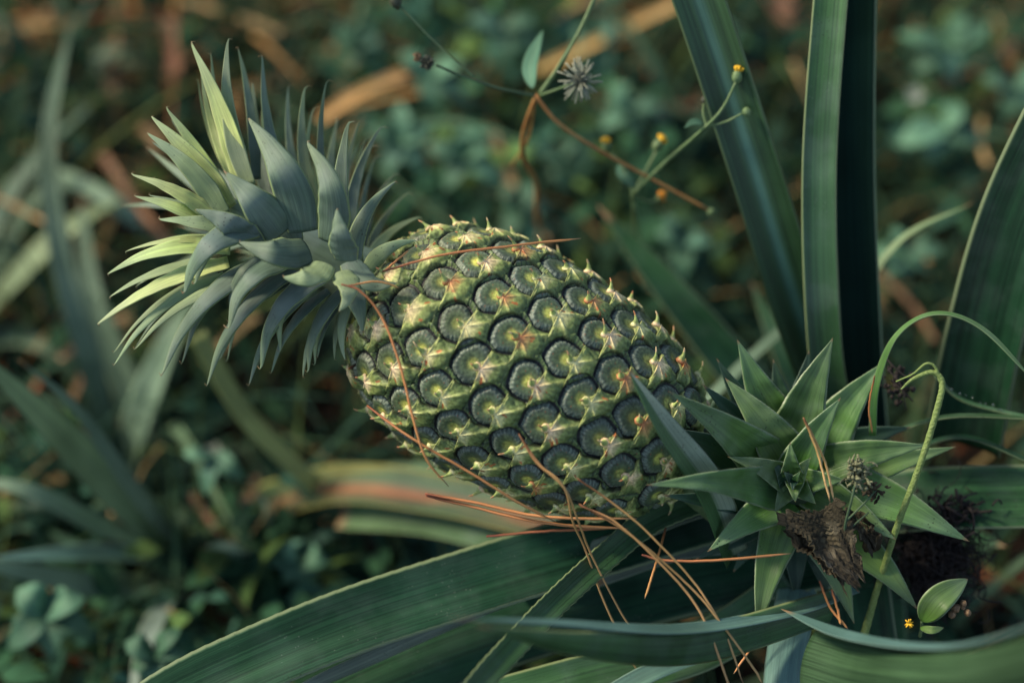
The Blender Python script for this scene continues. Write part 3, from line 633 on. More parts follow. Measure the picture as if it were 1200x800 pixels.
CL = [
 # back, upper
 (352, 230, 338, 103, 15, 6, 4, 5, 5.5, 'crown', (.6, 0, 1), .4, -6), (300, 210, 279, 57, 18, -4, 3, 3.5, 3.5, 'crown', (.5, 0, 1), .4, 3),
 (283, 215, 247, 64, 15, 7, 2.5, 3, 3, 'crown_mid', (.5, 0, 1), .4, 3), (272, 208, 235, 79, 13, 6, 2, 3, 3, 'crown_pale', (.5, 0, 1), .4, 2),
 (345, 250, 307, 67, 24, 10, 2.5, 3, 3, 'crown', (.8, 0, .8), .45, 4), (372, 250, 357, 105, 20, 10, 3.2, 3.6, 3.6, 'crown_mid', (.6, 0, 1), .4, -9),
 (385, 260, 382, 98, 18, 9, 3, 3, 3, 'crown', (.8, 0, .7), .5, -8), (410, 290, 445, 151, 20, 12, 3, 3.2, 3.4, 'crown', (.5, 0, 1), .4, -10),
 (420, 290, 428, 165, 12, 8, 5, 6, 6.5, 'crown', (.5, 0, 1), .4, -8), (425, 300, 440, 185, 12, 8, 5, 6, 6.5, 'crown', (.5, 0, 1), .4, -8),
 (425, 300, 462, 205, 14, 10, 5, 6, 6, 'crown', (.3, .3, 1), .3, -8), (430, 305, 477, 227, 12, 8, 5, 5.5, 5.5, 'crown', (.3, .3, 1), .3, -8),
 (430, 310, 490, 255, 16, 9, 4, 5, 5, 'crown_mid', (.3, .3, 1), .3, -6), (405, 290, 420, 145, 16, 9, 4.5, 5.5, 6, 'crown', (.5, 0, 1), .4, -7),
 (320, 240, 296, 100, 26, 6, 4, 5, 5, 'crown', (.3, 0, 1), .3, 4), (390, 270, 395, 140, 18, 6, 4.5, 5.5, 6, 'crown', (.3, 0, 1), .3, 4),
 # upper left, backlight painted in as pale colour
 (285, 215, 225, 52, 34, -5, 1.6, 1.5, 1.2, 'crown_pale', (-.3, .2, 1), .3, -5), (292, 218, 267, 49, 26, 11, 1.2, 1.6, 2, 'crown_mid', (.3, 0, 1), .35, -6),
 (262, 232, 196, 128, 24, -3, 1.8, 1.6, 1.2, 'crown_pale', (-.3, .5, 1), .3, -4), (268, 245, 179, 138, 36, -5, 1.2, .8, .6, 'crown_pale', (-.3, .5, 1), .2, -3),
 (262, 252, 174, 157, 32, -8, .8, .3, .3, 'crown_mid', (-.4, .4, 1), .2, -3), (258, 262, 156, 205, 27, -7, .8, .2, .2, 'crown_pale', (-.3, .7, 1), .3, -4),
 (258, 268, 159, 230, 26, -4, .8, .2, 0, 'crown_pale', (-.3, .7, 1), .2, -3), (285, 275, 188, 257, 34, -4, .4, -.3, -.3, 'crown_mid', (-.3, .7, 1), .2, -4),
 (265, 285, 149, 294, 15, -8, 1, .5, .5, 'crown_pale', (0, .8, 1), .2, 4), (270, 292, 128, 320, 33, -14, .8, .2, 0, 'crown_pale', (0, .8, .8), .25, 4),
 (255, 308, 130, 347, 22, -10, 1.6, 1.4, 1.4, 'crown_mid', (0, .8, 1), .2, 4), (268, 308, 116, 378, 32, -10, .6, .2, .3, 'crown_pale', (0, .8, .9), .25, 4),
 # lower left arching
 (255, 320, 134, 412, 15, -14, 1.2, 1, 1.2, 'crown_mid', (0, .8, 1), -.3, -5), (262, 322, 134, 427, 20, -16, .6, .4, .6, 'crown_mid', (0, .8, 1), -.3, -5),
 (275, 330, 159, 408, 18, -12, 0, 0, .4, 'crown_mid', (0, .8, 1), -.3, -8), (300, 265, 216, 342, 46, -22, -.8, -1.8, -1.2, 'crown', (-.2, .5, 1), -.35, -9),
 (330, 300, 190, 438, 34, -26, .2, -.3, .4, 'crown', (0, .6, 1), -.35, -8), (322, 312, 196, 425, 20, -20, .9, .6, 1, 'crown', (0, .6, 1), -.35, -6),
 (350, 312, 243, 450, 28, -20, 0.2, -.2, .5, 'crown', (0, .6, 1), -.35, -7), (345, 300, 268, 383, 42, -22, -.8, -1.6, -1.2, 'crown', (-.2, .5, 1), -.4, -14),
 (355, 320, 258, 420, 24, -18, .8, .8, 1.0, 'crown', (0, .6, 1), -.35, -7), (372, 330, 292, 450, 20, -14, .8, .6, 1, 'crown', (0, .6, 1), -.35, -7),
 (385, 318, 306, 430, 34, -22, -.4, -.9, -.3, 'crown', (0, .5, 1), -.35, -10), (385, 340, 318, 436, 18, -12, 1, .8, 1.2, 'crown', (0, .6, 1), -.35, -6),
 (398, 345, 355, 440, 18, -10, .8, .6, 1, 'crown', (-.2, .4, 1), -.35, 7), (402, 340, 361, 434, 24, -12, 0.2, 0, .5, 'crown', (-.2, .4, 1), -.35, -8),
 (400, 350, 372, 418, 14, -6, 1.5, 1.5, 1.5, 'crown', (-.2, .4, 1), -.3, -5), (412, 345, 404, 420, 20, -8, .6, .2, .5, 'crown_mid', (-.3, .2, 1), -.3, 7),
 (410, 350, 392, 420, 14, -6, 1.4, 1.4, 1.4, 'crown_mid', (-.3, .2, 1), -.3, 5), (405, 325, 425, 388, 36, 4, 0, -.6, -.4, 'crown', (0, .2, 1), -.3, 5),
 # front
 (330, 275, 262, 200, 60, -3, -.3, -1.6, -1.3, 'crown', (-.3, .3, 1), -.3, 0), (300, 290, 230, 246, 46, -6, -.5, -1.7, -1.5, 'crown', (-.4, .3, 1), -.4, 3),
 (355, 272, 292, 140, 60, -10, -.3, -1.5, -.4, 'crown', (-.1, .2, 1), -.35, 5), (362, 292, 282, 284, 56, 6, -1.2, -2.6, -2.2, 'crown', (-.2, .4, 1), -.5, -6),
 (386, 284, 361, 168, 50, -14, -1.0, -2.0, -1.4, 'crown', (0, .1, 1), -.45, -9), (402, 280, 408, 146, 26, 6, .8, .4, .6, 'crown', (.2, 0, 1), .3, -10),
 (380, 308, 334, 325, 46, 8, -1.4, -2.6, -2.5, 'crown_mid', (-.2, .2, 1), -.4, -8), (405, 306, 395, 246, 46, 2, -1.6, -2.7, -2.7, 'crown', (0, -.1, 1), -.45, -5),
 (415, 312, 462, 214, 26, 14, -.2, -.6, 0, 'crown', (.3, 0, 1), -.35, -9), (400, 318, 398, 364, 40, 10, -1.4, -2.4, -2.4, 'crown_mid', (.2, .2, 1), -.3, 3),
 (410, 306, 464, 332, 42, -12, -.8, -1.6, -1.6, 'crown', (.2, .4, 1), -.3, -3), (430, 318, 486, 282, 24, 9, .6, .2, .6, 'crown_mid', (.2, .3, 1), -.3, -8),
 (420, 312, 440, 235, 24, 12, .6, .4, 1.0, 'crown', (.2, .1, 1), -.35, -6), (345, 285, 330, 215, 40, 4, .6, .2, .2, 'crown', (0, .1, 1), -.35, 4),
]
for L in CL:
    cleaf(*L[:9], mat=L[9], nrm=L[10], cup=L[11]*.55, hook=L[12])
for L in CL[:14]+CL[16:44]:                             # a second, slimmer layer close behind the first
    dx_, dy_ = rnd.uniform(-9, 9), rnd.uniform(-7, 7); sh = rnd.uniform(.78, .96)
    tx_, ty_ = L[0]+(L[2]-L[0])*sh+dx_, L[1]+(L[3]-L[1])*sh+dy_
    if rnd.random() < .72: cleaf(L[0]+dx_*.3, L[1]+dy_*.3, tx_, ty_, L[4]*rnd.uniform(.5, .75), L[5]*rnd.uniform(.7, 1.4), L[6]+.9, L[7]+1.1, L[8]+1.2, mat=rnd.choice([L[9], 'crown', 'crown_mid']), nrm=L[10], cup=L[11]*.7, hook=L[12])
for i in range(16):                                    # far side of the crown
    t = rnd.random(); b = ax0.lerp(ax1, 0.15+0.7*t); bp_ = 440-178*(0.15+0.7*t), 340-102*(0.15+0.7*t)
    a = rnd.uniform(-1.0, 4.2); L = 95+rnd.random()*50
    tx, ty = bp_[0]-60*t-20+math.cos(a)*L*0.7, bp_[1]-40*t+(-abs(math.sin(a)) if rnd.random() < .65 else .8*abs(math.sin(a)))*L*.8
    cleaf(bp_[0], bp_[1], tx, ty, 22, rnd.uniform(-8, 8), 3.5, 6, 8.5, mat='crown', nrm=(0, 0, 1), cup=.3)

# ------------------------------------------------------------------ rosette (side shoot)
ros = empty('pineapple_shoot', tuple(P(935, 570, 6)), 'star shaped green pineapple shoot with short pointed leaves, right of the pineapple', 'pineapple shoot')
mb = MB(); mb.tube(catmull([P(932, 566, 1.2), P(945, 590, 5), P(975, 600, 12), G(1000, 600)], 14), np.linspace(0.009, 0.014, 14), 10); mb.build('stem', M['stem_dark'], ros)
def rl(bx, by, tx, ty, w, zb, zm, zt, mat='rosette', bow=0, fold=0.22, cup=0.12, nrm=(0, 0, 1), **kw):
    dx, dy = tx-bx, ty-by; L = math.hypot(dx, dy); px_, py_ = dy/L, -dx/L
    pts = [(bx, by, zb), ((bx+tx)/2+px_*bow, (by+ty)/2+py_*bow, zm), (tx, ty, zt)]
    return leaf('leaf', pts, w*1.12, nrm, M[mat], ros, 'tri', n=130, teeth=.00010, cup=cup, fold=fold, thick=0.0012, nv=11, wav=0.05, seed=int(tx), **kw)
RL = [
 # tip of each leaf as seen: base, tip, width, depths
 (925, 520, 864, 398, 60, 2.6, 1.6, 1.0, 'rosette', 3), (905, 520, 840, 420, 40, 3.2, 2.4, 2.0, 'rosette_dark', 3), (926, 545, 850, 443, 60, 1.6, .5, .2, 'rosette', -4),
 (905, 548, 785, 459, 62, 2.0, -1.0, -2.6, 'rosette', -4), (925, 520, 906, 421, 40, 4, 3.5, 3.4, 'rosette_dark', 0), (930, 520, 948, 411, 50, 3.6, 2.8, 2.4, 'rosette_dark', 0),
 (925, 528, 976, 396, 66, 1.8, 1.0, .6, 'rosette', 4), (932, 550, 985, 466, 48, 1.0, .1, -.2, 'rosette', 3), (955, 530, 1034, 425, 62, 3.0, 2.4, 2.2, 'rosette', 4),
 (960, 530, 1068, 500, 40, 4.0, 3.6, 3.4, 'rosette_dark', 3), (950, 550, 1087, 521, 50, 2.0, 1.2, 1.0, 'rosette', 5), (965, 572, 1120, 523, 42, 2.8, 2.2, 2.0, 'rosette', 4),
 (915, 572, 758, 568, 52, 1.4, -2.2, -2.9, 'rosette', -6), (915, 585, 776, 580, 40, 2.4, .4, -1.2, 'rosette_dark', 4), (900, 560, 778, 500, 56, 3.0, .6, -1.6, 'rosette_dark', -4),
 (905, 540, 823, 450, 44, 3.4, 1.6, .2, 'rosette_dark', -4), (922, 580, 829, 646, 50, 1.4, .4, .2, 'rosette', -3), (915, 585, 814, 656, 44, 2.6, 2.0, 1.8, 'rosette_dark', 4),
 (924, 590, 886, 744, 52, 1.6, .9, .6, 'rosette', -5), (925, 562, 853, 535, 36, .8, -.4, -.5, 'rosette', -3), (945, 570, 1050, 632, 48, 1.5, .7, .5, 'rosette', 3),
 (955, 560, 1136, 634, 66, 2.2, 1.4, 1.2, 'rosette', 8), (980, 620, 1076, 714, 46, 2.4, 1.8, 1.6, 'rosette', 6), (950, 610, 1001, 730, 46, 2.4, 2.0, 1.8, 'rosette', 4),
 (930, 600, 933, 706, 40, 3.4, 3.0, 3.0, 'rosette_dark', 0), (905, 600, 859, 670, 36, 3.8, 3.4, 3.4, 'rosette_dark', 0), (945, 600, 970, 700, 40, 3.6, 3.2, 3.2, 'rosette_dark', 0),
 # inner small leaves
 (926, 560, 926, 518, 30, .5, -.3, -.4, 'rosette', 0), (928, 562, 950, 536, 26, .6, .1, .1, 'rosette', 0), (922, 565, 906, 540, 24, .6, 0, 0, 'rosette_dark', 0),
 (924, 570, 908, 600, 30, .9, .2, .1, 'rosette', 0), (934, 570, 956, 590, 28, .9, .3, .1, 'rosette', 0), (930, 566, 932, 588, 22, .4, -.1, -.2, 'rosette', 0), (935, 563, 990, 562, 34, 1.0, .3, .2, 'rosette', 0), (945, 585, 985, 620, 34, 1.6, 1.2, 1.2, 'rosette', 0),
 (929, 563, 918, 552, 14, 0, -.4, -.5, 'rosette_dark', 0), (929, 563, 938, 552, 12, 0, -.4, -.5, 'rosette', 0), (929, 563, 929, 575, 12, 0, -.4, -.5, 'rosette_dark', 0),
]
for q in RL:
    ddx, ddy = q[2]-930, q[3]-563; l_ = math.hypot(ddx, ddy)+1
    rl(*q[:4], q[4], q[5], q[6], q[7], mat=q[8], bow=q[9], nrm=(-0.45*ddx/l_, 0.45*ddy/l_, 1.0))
# the thin arching leaf that continues at the right
leaf('leaf', [(1022, 510, 2.4), (1026, 455, 2), (1050, 395, 1.2), (1095, 368, .4), (1150, 385, 0), (1215, 450, -.5)], 10, (0, 1, .6), M['rosette'], ros, 'long', cup=.3, thick=.0012, n=50)

# ------------------------------------------------------------------ mother plant
mo = empty('pineapple_plant', tuple(G(1000, 600)), 'large pineapple plant with long dark green blades around the shoot', 'pineapple plant')
def bl(pts, w, nrm, mat, kind='strap', **kw):
    kw.setdefault('cup', .25); kw.setdefault('thick', .0013); kw.setdefault('n', 60); kw.setdefault('nv', 13)
    return leaf('blade', pts, w, nrm, M[mat], mo, kind, **kw)
bl([(975, 470, 12), (935, 360, 9), (885, 200, 6), (812, -20, 3), (770, -120, 2)], 66, (-.25, .1, 1), 'blade_sheen', cup=.35)
bl([(985, 520, 9), (966, 400, 6), (960, 200, 4), (975, -20, 3), (985, -120, 3)], 44, (-.2, 0, 1), 'blade_green', cup=.35)
bl([(1016, 540, 9.5), (1006, 400, 7.6), (998, 200, 6), (1000, -20, 5.4), (1006, -120, 5)], 58, (.25, 0, 1), 'blade_dark', cup=.25)
bl([(1128, 520, 10), (1152, 400, 7), (1195, 250, 4), (1275, 80, 1), (1340, -60, 0)], 96, (-.3, .2, 1), 'blade', cup=.3)
bl([(1000, 600, 8), (1080, 588, 6), (1220, 584, 5)], 84, (0, .5, 1), 'blade', cup=.25)
bl([(1035, 512, 5), (1110, 489, 4), (1220, 491, 3)], 11, (0, 1, .4), 'blade_green', cup=.3, kind='strap')
bl([(1060, 530, 6), (1130, 513, 5), (1215, 545, 4)], 12, (0, 1, .4), 'blade', cup=.3)
db = bl([(1095, 440, 5), (1130, 470, 5), (1215, 492, 4)], 8, (0, 1, .6), 'blade_green', cup=.3)
for i in range(10):
    x_ = 1115+i*8.5+rnd.uniform(-3, 3); y_ = 458+(x_-1112)*.34+rnd.uniform(-3, 2)
    mb = MB(); mb.blob(np.array(P(x_, y_, 4.4)), rnd.uniform(.0003, .0007), 8, 6); mb.build('dew_drop', M['dew'], db)
bl([(950, 470, 16), (1040, 298, 14), (1142, 236, 13)], 15, (-.5, .8, .6), 'far_blade_pale', cup=.2, kind='blade')
bl([(820, 480, 14), (880, 420, 15), (950, 360, 16)], 20, (-.5, .8, .6), 'far_blade', cup=.2, kind='strap')
# lower left big blades
bl([(830, 600, 5.5), (700, 640, 4.2), (560, 682, 3.0), (380, 742, 1.5), (170, 835, -.5), (60, 890, -1)], 84, (.18, .55, 1), 'blade', kind='long', cup=.12, fold=.16, teeth=.0002, n=240)
bl([(790, 640, 5), (690, 668, 4.4), (560, 716, 3.4), (420, 778, 2.2), (300, 830, 1.2)], 22, (.1, -.4, 1), 'blade_grey', kind='long', cup=-.2, n=100)
bl([(960, 640, 6), (800, 672, 6), (640, 716, 5.2), (480, 772, 4), (330, 840, 3)], 112, (0, .45, 1), 'blade', cup=.2)
bl([(930, 690, 5), (820, 760, 4.0), (700, 792, 3.0), (560, 830, 2)], 60, (0, .5, 1), 'blade_green', cup=.25)
bl([(960, 700, 4), (880, 742, 3.2), (760, 790, 2.2), (660, 850, 1)], 26, (0, .8, 1), 'blade_teal', cup=.3)
bl([(850, 575, 3.4), (765, 608, 2.6), (705, 655, 1.2), (640, 715, -1.2), (560, 800, -5), (500, 870, -8)], 32, (.35, .3, 1), 'blade_green', kind='long', cup=.1, fold=.3, teeth=.0004, n=200)
bl([(900, 590, 5), (820, 598, 4.6), (740, 628, 4.2), (660, 655, 4)], 22, (0, .6, 1), 'blade_grey', cup=.2)
bl([(920, 620, 5.2), (820, 628, 5), (720, 655, 5), (600, 690, 5)], 20, (0, .6, 1), 'blade_grey', cup=.2)
bl([(900, 640, 5), (800, 648, 5.4), (700, 680, 5.6)], 18, (0, .6, 1), 'blade_grey', cup=.2)
# leaf crossing the fruit's lower right end
bl([(858, 650, 2.4), (830, 575, -.6), (778, 500, -2.6), (735, 432, -3.6)], 44, (.35, .1, 1), 'blade_lit_half', kind='blade', cup=.08, fold=.35)  # right half lit by colour, not only by the fold
# foreground blurred ones
bl([(1000, 690, 3.5), (930, 716, 1), (800, 738, -3.5), (650, 730, -8), (530, 724, -12)], 24, (0, 1, .55), 'blade_teal', kind='blade', cup=.2)  # teal strip painted as the lit top rim of the next blade
bl([(975, 712, 2.4), (820, 758, -2.6), (690, 757, -7.2), (560, 733, -11.5)], 50, (0, -.1, 1), 'blade_green', kind='blade', cup=-.25)
bl([(1290, 705, -18), (1150, 752, -12.5), (1070, 758, -8.5), (985, 743, -4.2), (915, 713, -1)], 24, (0, 1, .6), 'blade_teal', kind='long', cup=.2)  # teal colour stands for the lit rim of the soft blade below
bl([(940, 780, -1), (1000, 798, -4), (1080, 808, -8.7), (1160, 803, -12.7), (1280, 770, -17.5)], 92, (0, .1, 1), 'blade_soft', kind='strap', cup=-.25)
bl([(935, 690, 3), (925, 745, 1.6), (918, 800, 0), (915, 880, -2)], 52, (-.2, .3, 1), 'blade_teal', kind='strap', cup=-.35)
bl([(1000, 690, 5), (1010, 760, 4), (1030, 850, 2)], 90, (-.2, .3, 1), 'blade', kind='strap', cup=.3)
# turning yellow and red blade, out of focus
bl([(760, 620, 9), (640, 612, 14), (520, 585, 20), (400, 572, 26), (290, 600, 32)], 60, (0, .6, 1), 'turning', kind='strap', cup=.35)
bl([(700, 560, 14), (560, 556, 22), (430, 560, 28), (310, 580, 33)], 34, (0, .8, .8), 'blade_green', kind='strap', cup=.3)
bl([(740, 655, 10), (620, 640, 15), (500, 612, 21), (400, 604, 26)], 36, (0, .3, 1), 'blade_green', kind='strap', cup=.3)
# dark blades fanning behind the shoot
for (tx, ty, z1, w_) in [(700, 240, 20, 60), (1150, 700, 14, 60), (820, 760, 16, 80), (1060, 780, 12, 70), (1180, 640, 14, 60), (880, 330, 22, 40)]:
    bl([(1000, 600, 22), ((1000+tx)/2, (600+ty)/2, (22+z1)/2-2), (tx, ty, z1)], w_, (0, .4, 1), 'blade', kind='blade')
mb = MB(); mb.tube(catmull([G(1000, 600), P(990, 600, 16), P(980, 590, 9)], 8), np.array([.03]*6+[.025, .012]), 12); mb.build('stem', M['stem_dark'], mo)

exec_part2 = True
# ------------------------------------------------------------------ background pineapple plants on the left
def far_plant(name, loc, label, blades):
    r = empty(name, tuple(loc), label, 'pineapple plant', 'blurred pineapple plants in the background')
    mb = MB(); mb.tube([loc+Vector((0, 0, -.01)), loc+Vector((0, 0, .05))], [.02, .015], 10); mb.build('stem', M['stem_dark'], r)
    for (pts, w_, mat, nrm) in blades:
        leaf('blade', pts, w_, nrm, M[mat], r, 'blade', n=40, cup=.3, thick=.0015)
    return r
g = gz(225, 660)
far_plant('pineapple_plant', G(225, 660), 'out-of-focus pineapple plant with grey-green blades at the lower left', [
 ([(225, 660, g-4), (150, 590, g-14), (60, 500, g-20), (-40, 400, g-24)], 58, 'far_blade_pale', (.2, .5, 1)),
 ([(222, 660, g-4), (160, 580, g-16), (90, 480, g-20), (20, 420, g-22)], 26, 'far_blade', (.2, .5, 1)),
 ([(222, 660, g-4), (130, 625, g-12), (30, 575, g-16), (-60, 560, g-16)], 34, 'far_blade', (0, .8, 1)),
 ([(220, 665, g-3), (120, 650, g-12), (-20, 655, g-18)], 34, 'blade_teal', (0, .8, 1)),
 ([(220, 680, g-3), (130, 690, g-12), (0, 665, g-18), (-60, 655, g-20)], 40, 'far_blade', (0, .6, 1)),
 ([(240, 690, g-4), (190, 720, g-14), (150, 830, g-24)], 44, 'blade_grey', (-.3, .5, 1)),
 ([(230, 660, g-4), (290, 620, g-8), (330, 580, g-8)], 22, 'far_blade', (0, .5, 1)),
 ([(215, 655, g-3), (100, 600, g-8), (10, 590, g-9)], 24, 'rosette_dark', (0, .8, 1))])
g = gz(150, 560)
far_plant('pineapple_plant', G(145, 570), 'out-of-focus pineapple plant with a broad green blade rising under the crown', [
 ([(145, 568, g-2), (165, 490, g-8), (200, 400, g-10), (235, 330, g-8)], 48, 'far_blade', (-.2, .3, 1)),
 ([(140, 570, g-2), (110, 440, g-8), (72, 300, g-10), (58, 160, g-9), (85, 20, g-4)], 30, 'far_blade', (.2, .3, 1)),
 ([(140, 570, g-2), (170, 520, g-6), (110, 350, g-5), (95, 230, g-2)], 38, 'far_blade', (.2, .3, 1)),
 ([(150, 570, g-2), (90, 600, g-6), (20, 610, g-8)], 24, 'far_blade', (0, .6, 1)),
 ([(150, 570, g-2), (220, 545, g-5), (300, 520, g-4)], 18, 'far_blade', (0, .6, 1))])
g = gz(-30, 380)
far_plant('pineapple_plant', G(-30, 400), 'out-of-focus pineapple plant with pale blades entering at the left edge', [
 ([(-40, 400, g-2), (20, 330, g-10), (80, 270, g-12), (150, 230, g-8)], 46, 'far_blade_pale', (-.2, .6, 1)),
 ([(-40, 400, g-2), (-10, 280, g-8), (40, 190, g-8), (110, 120, g-4)], 26, 'far_blade', (-.2, .6, 1)),
 ([(-40, 400, g-2), (40, 400, g-8), (100, 450, g-8)], 30, 'far_blade', (-.2, .6, 1)),
 ([(-40, 395, g-2), (60, 220, g-6), (190, 290, g-4), (250, 360, g-2)], 20, 'far_blade', (0, .6, 1))])
for (px, py, nb, lab) in [(60, 130, 9, 'dark blurred pineapple plant in the upper left corner region'), (330, 690, 8, 'small dark blurred pineapple plant left of the big lower blades'), (690, 330, 8, 'dark blurred pineapple plant just behind the top of the pineapple')]:
    g = gz(px, py); bs_ = []
    for i in range(nb):
        a = rnd.uniform(0, 6.28); L = rnd.uniform(90, 190)*(.6 if px == 330 else 1); ex, ey = px+math.cos(a)*L, py+math.sin(a)*L*.75-40; up_ = rnd.uniform(6, 13)
        bs_.append(([(px, py, g-2), ((px+ex)/2, (py+ey)/2-20, g-up_), (ex, ey, g-up_*rnd.uniform(.6, 1.1))], rnd.uniform(16, 32), rnd.choice(['far_dark', 'far_blade', 'far_dark']), (rnd.uniform(-.3, .3), .6, 1)))
    far_plant('pineapple_plant', G(px, py), lab, bs_)
# lime green stalk and other singles lying in the undergrowth
def single(name, pts, w_, mat, label, cat, group=None, kind='strap', nrm=(0, .5, 1), cup=.2, n=30, thick=.0015):
    o = leaf(name, pts, w_, nrm, M[mat], None, kind, n=n, cup=cup, thick=thick); return setp(o, label, cat, group)
single('grass_stalk', [(232, 392, 22), (290, 490, 24), (372, 572, 27)], 24, 'lime', 'yellow-green flat stalk slanting down below the crown', 'stalk')
GR = 'dry stalks lying in the undergrowth'
def gst(px, py, h=.03): return gz(px, py, h)
for (nm, x0, y0, x1, y1, w_, mat, lab) in [
 ('dry_stalk', 375, 142, 478, 88, 20, 'straw_gold', 'pale tan dry stalk right behind the crown tips'),
 ('dry_stalk', 630, 84, 800, 2, 18, 'straw_gold', 'long tan dry stalk at the top centre beside the weed leaf'),
 ('dry_stalk', 140, -10, 130, 110, 17, 'straw_brown', 'upright brown dry stalk in the upper left'),
 ('dry_stalk', 196, 20, 204, 88, 20, 'straw_brown', 'short reddish brown dry stalk left of the crown top'),
 ('dry_stalk', 0, 42, 100, 28, 18, 'straw', 'tan dry stalk across the top left corner'),
 ('dry_stalk', -10, 80, 60, 10, 13, 'straw', 'tan dry stalk slanting in the top left corner'),
 ('dry_stalk', 215, 2, 330, 40, 12, 'straw', 'tan dry stalk along the top left edge'),
 ('dry_stalk', 120, 180, 200, 290, 14, 'straw_brown', 'orange brown dry stalk left of the crown'),
 ('dry_stalk', 165, 150, 186, 176, 16, 'straw', 'small orange dry stalk by the crown left tips'),
 ('dry_stalk', 240, 425, 300, 370, 15, 'straw', 'orange dry stalk under the crown left leaves'),
 ('dry_stalk', 70, 420, 150, 370, 14, 'straw', 'tan dry stalk low at the left of the crown'),
 ('dry_stalk', 262, 650, 300, 560, 13, 'straw_brown', 'rusty dry stalk beside the blurred plant centre'),
 ('dry_stalk', 225, 580, 275, 640, 12, 'straw_brown', 'rusty dry stalk crossing by the blurred plant centre'),
 ('dry_stalk', 80, 480, 130, 400, 10, 'straw_brown', 'thin brown dry stalk at the left middle'),
 ('dry_stalk', 1085, 112, 1210, 40, 9, 'straw_brown', 'thin brown dry stalk in the upper right'),
 ('dry_stalk', 1150, 140, 1160, 200, 8, 'straw', 'thin curved pinkish dry stalk beside the right blade'),
 ('dry_stalk', 1030, 320, 1095, 400, 10, 'straw_brown', 'brown dry stalk behind the arching leaf'),
 ('dry_stalk', 905, -5, 935, 40, 40, 'straw_brown', 'broad brown dead leaf between the upright blades at the top'),
 ('dry_stalk', 575, 150, 640, 285, 14, 'straw', 'tan dry stalk running down to the top of the pineapple'),
 ('dry_stalk', 420, 45, 400, 110, 15, 'straw', 'orange tan dry stalk above the crown'),
 ('dry_stalk', 700, 135, 830, 118, 10, 'straw_brown', 'reddish dry stalk above the yellow flowers'),
 ('dry_stalk', 1000, 480, 1060, 560, 9, 'straw_brown', 'thin red brown dry stalk behind the shoot'),
 ('dry_stalk', 0, 575, 80, 560, 12, 'straw', 'pale dry stalk at the left edge'),
 ('dry_stalk', 130, 600, 190, 605, 12, 'straw', 'short tan dry stalk above the blurred grey blades')]:
    h = .13 if mat == 'straw_gold' else rnd.uniform(.05, .11); w_ *= .85; o = single(nm, [(x0, y0, gst(x0, y0, h)), ((x0+x1)/2+rnd.uniform(-6, 6), (y0+y1)/2+rnd.uniform(-6, 6), gst((x0+x1)/2, (y0+y1)/2, h)), (x1, y1, gst(x1, y1, h))], w_, mat, lab, 'dry stalk', GR, cup=.5, thick=.002)
single('grass_stalk', [(190, 300, gst(190, 300, .03)), (150, 250, gst(150, 250, .12)), (60, 205, gst(60, 205, .1)), (-20, 230, gst(-20, 230, .02))], 22, 'far_blade', 'broad blurred green grass blade at the left', 'grass blade')
single('grass_stalk', [(570, 60, gst(570, 60, .05)), (556, 10, gst(556, 10, .1)), (550, -40, gst(550, -40, .12))], 7, 'stem_dark' if False else 'far_blade', 'thin upright grass blade at the top centre', 'grass blade')

# ------------------------------------------------------------------ small weeds
def tubes(mb, pts, r0, r1=None, n=24, seg=7):
    path = catmull([P(*p) for p in pts], n); zs = np.mean([p[2] for p in pts]); r1 = r0 if r1 is None else r1
    mb.tube(path, np.linspace(r0, r1, n)*mpp(zs), seg)
wd = empty('weed', tuple(G(640, 300)), 'wiry weed with dark seed heads on thin stems above the pineapple', 'weed')
mb = MB(); tubes(mb, [(627, 112, 7), (585, 104, 6), (545, 90, 5.4), (512, 77, 5)], 2.0, 1.5); tubes(mb, [(556, 90, 5.5), (530, 68, 5.5), (495, 35, 5.5), (462, 0, 5.5)], 1.3, 1.2)
mb.build('stem', M['stem_dark'], wd)
mb = MB(); tubes(mb, [(627, 112, 7), (655, 145, 7.5), (700, 175, 8.5), (760, 208, 9.5), (832, 247, 10)], 2.6, 1.8); tubes(mb, [(629, 112, 7), (615, 150, 9), (613, 185, 12), (628, 215, 16), (630, 255, 22), (640, 300, gz(640, 300))], 2.6, 3.0); tubes(mb, [(627, 114, 7), (620, 160, 10), (600, 195, 16)], 1.6)
mb.build('stem', M['stem_orange'], wd)
mb = MB(); tubes(mb, [(633, 110, 7), (655, 78, 6.4), (680, 35, 6), (700, -10, 6)], 3.0, 2.2); tubes(mb, [(633, 112, 7), (650, 106, 6), (674, 97, 5)], 1.6, 1.4); mb.build('stem', M['stem_green'], wd)
def seed_head(c, r, n, parent, longer=False):
    mb = MB(); c0 = np.array(P(*c)); m_ = mpp(c[2]); mb.blob(c0, r*.35*m_, 8, 6, .2)
    o = mb.build('seed_head', M['seed'], parent); sp = MB()
    for i in range(n):
        d = norm(rs.normal(0, 1, 3)); L = r*m_*rs.uniform(.7, 1.1)
        if longer: sp.tube([c0+d*r*.3*m_, c0+d*L*.6, c0+d*L], np.array([.5, .8, 1.0])*m_, 4)
        else: sp.tube([c0, c0+d*L*.75, c0+d*L], np.array([1.8, 1.4, .3])*m_, 4)
    sp.build('awn', M['seed_pale'] if longer else M['seed'], o); return o
seed_head((500, 73, 5), 10, 90, wd); sh = seed_head((680, 94, 5), 27, 70, wd, True)
mb = MB(); c0 = np.array(P(489, 67, 5))
for i in range(60): d = norm(rs.normal(0, 1, 3)); mb.tube([c0, c0+d*rs.uniform(3, 7)*mpp(5)], [.0005, .00025], 4)
mb.build('dry_tip', M['seed_brown'], wd)
mb = MB(); mb.blob(np.array(P(464, 2, 5.5)), 7*mpp(5), 8, 6, .4, stretch=1.4); mb.build('bud', M['seed'], wd)
